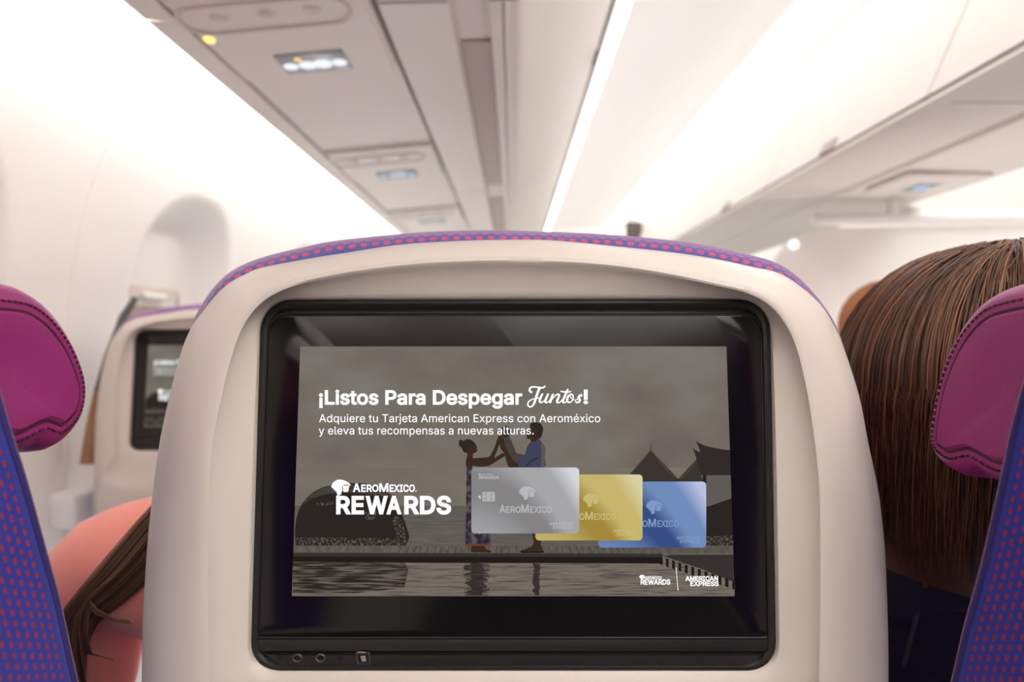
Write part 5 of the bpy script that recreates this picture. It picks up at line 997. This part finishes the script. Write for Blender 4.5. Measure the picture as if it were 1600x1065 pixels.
def make_person(J, label, group=None, top=None, legs='trousers', face=(0, 1, 0), head_r=.085):
    """J: joint -> position.  A seated figure; clothing and hair are its children"""
    t = empty('person', (J['pelvis'][0], J['pelvis'][1], 0), label, 'person', group)
    v = lambda k: Vector(J[k])
    hd = v('head'); fc = Vector(face).normalized(); upv = (hd - v('neck')).normalized(); sd = fc.cross(upv).normalized()
    V = {'pelvis': (v('pelvis'), (.15, .11)), 'spine': (v('spine'), (.125, .09)), 'chest': (v('chest'), (.15, .10)), 'collar': (v('chest').lerp(v('neck'), .62), (.085, .07)), 'neck': (v('neck'), .05),
         'jaw': (hd - upv * .055 + fc * .018, .062), 'head': (hd, head_r), 'crown': (hd + upv * .05 - fc * .008, head_r * .86), 'nose': (hd + fc * (head_r + .018) - upv * .012, .011), 'chin': (hd - upv * .085 + fc * .055, .026)}
    Ed = [('pelvis', 'spine'), ('spine', 'chest'), ('chest', 'collar'), ('collar', 'neck'), ('neck', 'jaw'), ('jaw', 'head'), ('head', 'crown'), ('head', 'nose'), ('jaw', 'chin')]
    for s in 'LR':
        V['shoulder' + s] = (v('shoulder' + s), .055); V['elbow' + s] = (v('elbow' + s), .038); V['wrist' + s] = (v('wrist' + s), .026)
        V['hip' + s] = (v('hip' + s), .085); V['knee' + s] = (v('knee' + s), .058); V['ankle' + s] = (v('ankle' + s), .04); V['toe' + s] = (v('ankle' + s) + Vector((0, .17, -.045)), .032)
        V['ear' + s] = (hd + sd * (head_r + .006) * (1 if s == 'R' else -1), .012); Ed.append(('head', 'ear' + s))
        Ed += [('chest', 'shoulder' + s), ('shoulder' + s, 'elbow' + s), ('elbow' + s, 'wrist' + s), ('pelvis', 'hip' + s), ('hip' + s, 'knee' + s), ('knee' + s, 'ankle' + s), ('ankle' + s, 'toe' + s)]
        d = v('wrist' + s) - v('elbow' + s); hand(V, Ed, 'wrist' + s, d, Vector((1 if s == 'L' else -1, 0, .2)), Vector((0, 0, 1)), 'hand' + s)
    body = bake(skin_body('body', V, Ed, 'pelvis', M['skin'], t))
    for s in (-1, 1):
        e = MB(); e.sphere(hd + fc * (head_r - .006) + sd * .031 * s + upv * .012, (.011, .008, .007), 12, 8); e.build('eye', M['eye'], t)
    # clothing: the body's own surface over the clothed bones, lifted off the skin
    segs = [(a, b, Vector(V[a][0]), Vector(V[b][0])) for a, b in Ed]
    def near(p):
        best = None
        for a, b, pa, pb in segs:
            d = pb - pa; tt = max(0, min(1, (p - pa).dot(d) / max(1e-9, d.dot(d)))); q = (p - pa - d * tt).length - (.05 if 'hand' in b else .0)
            if best is None or q < best[0]: best = (q, a, b, tt)
        return best
    bo = root_loc(t); own = [near(v.co + bo) for v in body.data.vertices]
    def garment(name, keep, lift, mat):
        me = body.data; sel = [keep(*o[1:]) for o in own]; mp = {}; vs, fs = [], []
        for p in me.polygons:
            if all(sel[i] for i in p.vertices):
                f = []
                for i in p.vertices:
                    if i not in mp: mp[i] = len(vs); vs.append(me.vertices[i].co + bo + me.vertices[i].normal * lift)
                    f.append(mp[i])
                fs.append(f)
        g = MB(); g.add(vs, fs); return g.build(name, mat, t)
    ARM = lambda a, b, tt: (a[:8] == 'shoulder' and b[:5] == 'elbow') or (a[:5] == 'elbow' and b[:5] == 'wrist' and tt < .9)
    if top: garment(top[0], lambda a, b, tt: ARM(a, b, tt) or (a, b) in (('pelvis', 'spine'), ('spine', 'chest'), ('chest', 'collar')) or (a == 'collar' and tt < .7) or (a == 'chest' and b[:8] == 'shoulder'), .013, M[top[1]])
    garment('trousers', lambda a, b, tt: (a == 'pelvis' and (b[:3] == 'hip' or tt < .35)) or a[:3] == 'hip' or (a[:4] == 'knee' and tt < .9), .010, M[legs])
    return t
def seated(px, py, pz, chest, neck, head, shl, shr, elb_l=None, elb_r=None):
    """the legs, arms and lap of someone sitting at pelvis (px, py, pz)"""
    J = {'pelvis': (px, py, pz), 'chest': chest, 'neck': neck, 'head': head, 'shoulderL': shl, 'shoulderR': shr}
    J['spine'] = tuple(.5 * (a + b) for a, b in zip((px, py, pz), chest))
    J['elbowL'] = elb_l or (shl[0] - .05, shl[1] + .06, shl[2] - .27); J['elbowR'] = elb_r or (shr[0] + .05, shr[1] + .06, shr[2] - .27)
    J['wristL'] = (px - .10, J['elbowL'][1] + .22, pz + .12); J['wristR'] = (px + .10, J['elbowR'][1] + .22, pz + .12)
    for s, q in (('L', -1), ('R', 1)):
        J['hip' + s] = (px + q * .09, py + .04, pz - .005); J['knee' + s] = (px + q * .11, py + .44, pz + .02); J['ankle' + s] = (px + q * .11, py + .38, .085)
    return J
def strands(name, paths, radii, mats, parent):
    cu = bpy.data.curves.new(name, 'CURVE'); cu.dimensions = '3D'; cu.bevel_depth = 1.0; cu.bevel_resolution = 0; cu.use_fill_caps = True
    off = root_loc(parent)
    for m in mats: cu.materials.append(m)
    rnd = random.Random(len(paths))
    for p, r in zip(paths, radii):
        s = cu.splines.new('POLY'); s.points.add(len(p) - 1); s.use_smooth = True
        for i, (pt, q) in enumerate(zip(s.points, p)):
            q = Vector(q) - off; pt.co = (q.x, q.y, q.z, 1); t = i / (len(p) - 1); pt.radius = r * (1 - .6 * t ** 3)
        s.material_index = rnd.randrange(len(mats))
    o = bpy.data.objects.new(name, cu); sc.collection.objects.link(o); o.parent = parent
    dg = bpy.context.evaluated_depsgraph_get(); dg.update()
    me = bpy.data.meshes.new_from_object(o.evaluated_get(dg))
    bpy.data.objects.remove(o); bpy.data.curves.remove(cu)
    for p_ in me.polygons: p_.use_smooth = True
    o = bpy.data.objects.new(name, me); sc.collection.objects.link(o); o.parent = parent
    return o

# the long-haired passenger at the right, seen from behind
rnd = random.Random(11)
HC = Vector((.400, .515, CZ - .042)); HR = Vector((.117, .112, .113))
J = seated(.47, .70, .565, (.435, .60, .90), (.40, .535, 1.055), (.395, .53, 1.165), (.285, .565, .985), (.575, .60, .985), (.30, .62, .72))
pr = make_person(J, 'long brown-haired person in dark denim jacket sitting in the right seat, seen from behind', None, ('denim_jacket', 'denim'), head_r=.082)
def fall(az, el0, z_end, lift, wig, part):
    """one lock: from the parting over the skull, then hanging down"""
    out = []
    d = Vector((math.cos(az), math.sin(az), 0))
    top = HC + Vector((part.x * HR.x, part.y * HR.y, 0))
    for k in range(9):
        e = el0 + (math.pi / 2 - el0) * k / 8
        w = math.sin(e)
        q = Vector((HC.x + d.x * HR.x * w * lift, HC.y + d.y * HR.y * w * lift, HC.z + HR.z * math.cos(e) * lift))
        s = (1 - k / 8) ** 2; q.x += part.x * HR.x * s; q.y += part.y * HR.y * s
        out.append(q)
    base = out[-1]; n = 9
    for k in range(1, n + 1):
        f = k / n; z = base.z + (z_end - base.z) * f
        out.append(Vector((base.x - d.x * .012 * f + math.sin(f * 5 + wig) * .004, base.y - d.y * .010 * f + math.cos(f * 4 + wig) * .003, z)))
    return out
paths, rad = [], []
for i in range(4600):
    az = rnd.uniform(0, 2 * math.pi)
    if math.sin(az) > .55 and rnd.random() < .9: continue
    paths.append(fall(az, rnd.uniform(.02, .5), CZ - rnd.uniform(.125, .185), rnd.uniform(.965, 1.02), rnd.uniform(0, 6), Vector((rnd.uniform(-.02, .12), rnd.uniform(-.25, .1), 0)))); rad.append(rnd.uniform(.0004, .0009))
cap = MB(); rings = []
for k in range(0, 9):
    e = math.pi / 2 * k / 8 * 1.0; w = math.sin(e) * .965
    rings.append([HC + Vector((HR.x * w * math.cos(a * math.pi / 16), HR.y * w * math.sin(a * math.pi / 16), HR.z * .965 * math.cos(e))) for a in range(32)])
for k in range(1, 6):
    rings.append([Vector((HC.x + HR.x * .95 * math.cos(a * math.pi / 16) * (1 - .02 * k), HC.y + (HR.y * .95 * math.sin(a * math.pi / 16) if math.sin(a * math.pi / 16) < .3 else HR.y * .28), HC.z - .030 * k)) for a in range(32)])
cap.loft(rings, True, True, False)
hs = strands('long_hair', paths, rad, [M['hair_%d' % i] for i in range(4)], pr)
cap.build('hair_underlayer', M['hair_3'], pr)
from mathutils.bvhtree import BVHTree
jk = [c for c in pr.children if c.name.startswith('denim_jacket')][0]; off = root_loc(pr)
bv = BVHTree.FromPolygons([v.co + off for v in jk.data.vertices], [list(p.vertices) for p in jk.data.polygons])
seam = []
for px, py in catmull([(1478, 838), (1462, 870), (1446, 915), (1428, 975), (1412, 1040)], 4):
    r = at(px, py, 1.0) - CAM; r.normalize(); h = bv.ray_cast(CAM, r)
    if h[0] is not None: seam.append(h[0])
if len(seam) > 2:
    sm = MB(); sm.tube(seam, .0022, 8); sm.build('jacket_seam', M['denim_seam'], pr)

# the passenger in the near screen seat: pink top and long hair beside the seat back
J = seated(-.06, .74, .585, (-.20, .64, .945), (-.185, .66, 1.085), (-.13, .75, 1.185), (-.405, .60, .985), (.0, .65, .99), (-.46, .60, .72), None)
pk = make_person(J, 'person in a pink top with long brown hair, leaning out beside the near screen seat', None, ('pink_top', 'pink_cloth'), face=(.1, .8, -.6), head_r=.08)
paths, rad = [], []
for i in range(420):
    f = rnd.random(); g = rnd.uniform(-1, 1)
    a = Vector((-.15 + .04 * g, .70, 1.235 - .05 * f)); b = Vector((-.215 - .02 * f, .600, 1.150 - .03 * f))
    c = Vector((-.285 + .010 * g, .545 + .015 * f, 1.075 - .050 * f)); d = Vector((-.335 + .012 * g, .512 + .012 * f, 1.005 - .030 * f)); e = Vector((-.375 + .018 * g, .508 + .012 * f, .955 - .025 * f + .012 * g)); h = Vector((-.385 + .03 * g, .512, .905 - .03 * f))
    pts = [a, b, c, d, e, h]; out = []
    for k in range(len(pts) - 1):
        p0, p1, p2, p3 = pts[max(0, k - 1)], pts[k], pts[k + 1], pts[min(len(pts) - 1, k + 2)]
        for q in range(4):
            t = q / 4; out.append(.5 * ((2 * p1) + (p2 - p0) * t + (2 * p0 - 5 * p1 + 4 * p2 - p3) * t * t + (3 * p1 - 3 * p2 + p3 - p0) * t ** 3))
    out.append(pts[-1]); paths.append(out); rad.append(rnd.uniform(.0006, .0012))
for i in range(26):
    g = rnd.uniform(-.6, .6)
    paths.append([at(130 + 8 * g, 930 + 20 * g, .515), at(150, 955 + 8 * g, .505), at(180 + 10 * g, 968 + 6 * g, .505), at(205 + 6 * g, 972 + 5 * g, .51)] if i % 2 else [at(140 + 4 * g, 940, .51), at(132 + 6 * g, 990, .505), at(140 + 8 * g, 1020, .51), at(175 + 8 * g, 1030 + 4 * g, .515)]); rad.append(.0007)
for i in range(900):
    az = rnd.uniform(0, 2 * math.pi); c = Vector((-.13, .745, 1.19)); dd = Vector((math.cos(az), math.sin(az), 0)); 
    if dd.y > .6: continue
    pth = []
    for k in range(7):
        e = .1 + 1.5 * k / 6; pth.append(c + Vector((dd.x * .092 * math.sin(e), dd.y * .095 * math.sin(e), .094 * math.cos(e))))
    for k in range(1, 4): pth.append(pth[6] + Vector((-.01 * k, -.004 * k, -.03 * k)))
    paths.append(pth); rad.append(.0012)
strands('long_hair', paths, rad, [M['light_hair_%d' % i] for i in range(3)], pk)

# a farther passenger beyond the hidden seat
J = seated(.96, 1.50, .575, (.92, 1.50, .93), (.895, 1.48, 1.07), (.887, 1.47, 1.200), (.75, 1.50, .97), (1.08, 1.50, .99))
fp = make_person(J, 'person with ginger-brown hair ahead, peeking out left of the long brown hair', None, ('pink_top', 'pink_cloth'), head_r=.085)
paths, rad = [], []
c = Vector((.887, 1.462, 1.210))
for i in range(700):
    az = rnd.uniform(0, 2 * math.pi); dd = Vector((math.cos(az), math.sin(az), 0))
    if dd.y > .5: continue
    pth = []
    for k in range(7):
        e = .05 + 1.6 * k / 6; pth.append(c + Vector((dd.x * .10 * math.sin(e), dd.y * .105 * math.sin(e), .108 * math.cos(e))))
    for k in range(1, 4): pth.append(pth[6] + Vector((0, -.002 * k, -.022 * k)))
    paths.append(pth); rad.append(.0022)
strands('short_hair', paths, rad, [M['ginger_hair_%d' % i] for i in range(2)], fp)
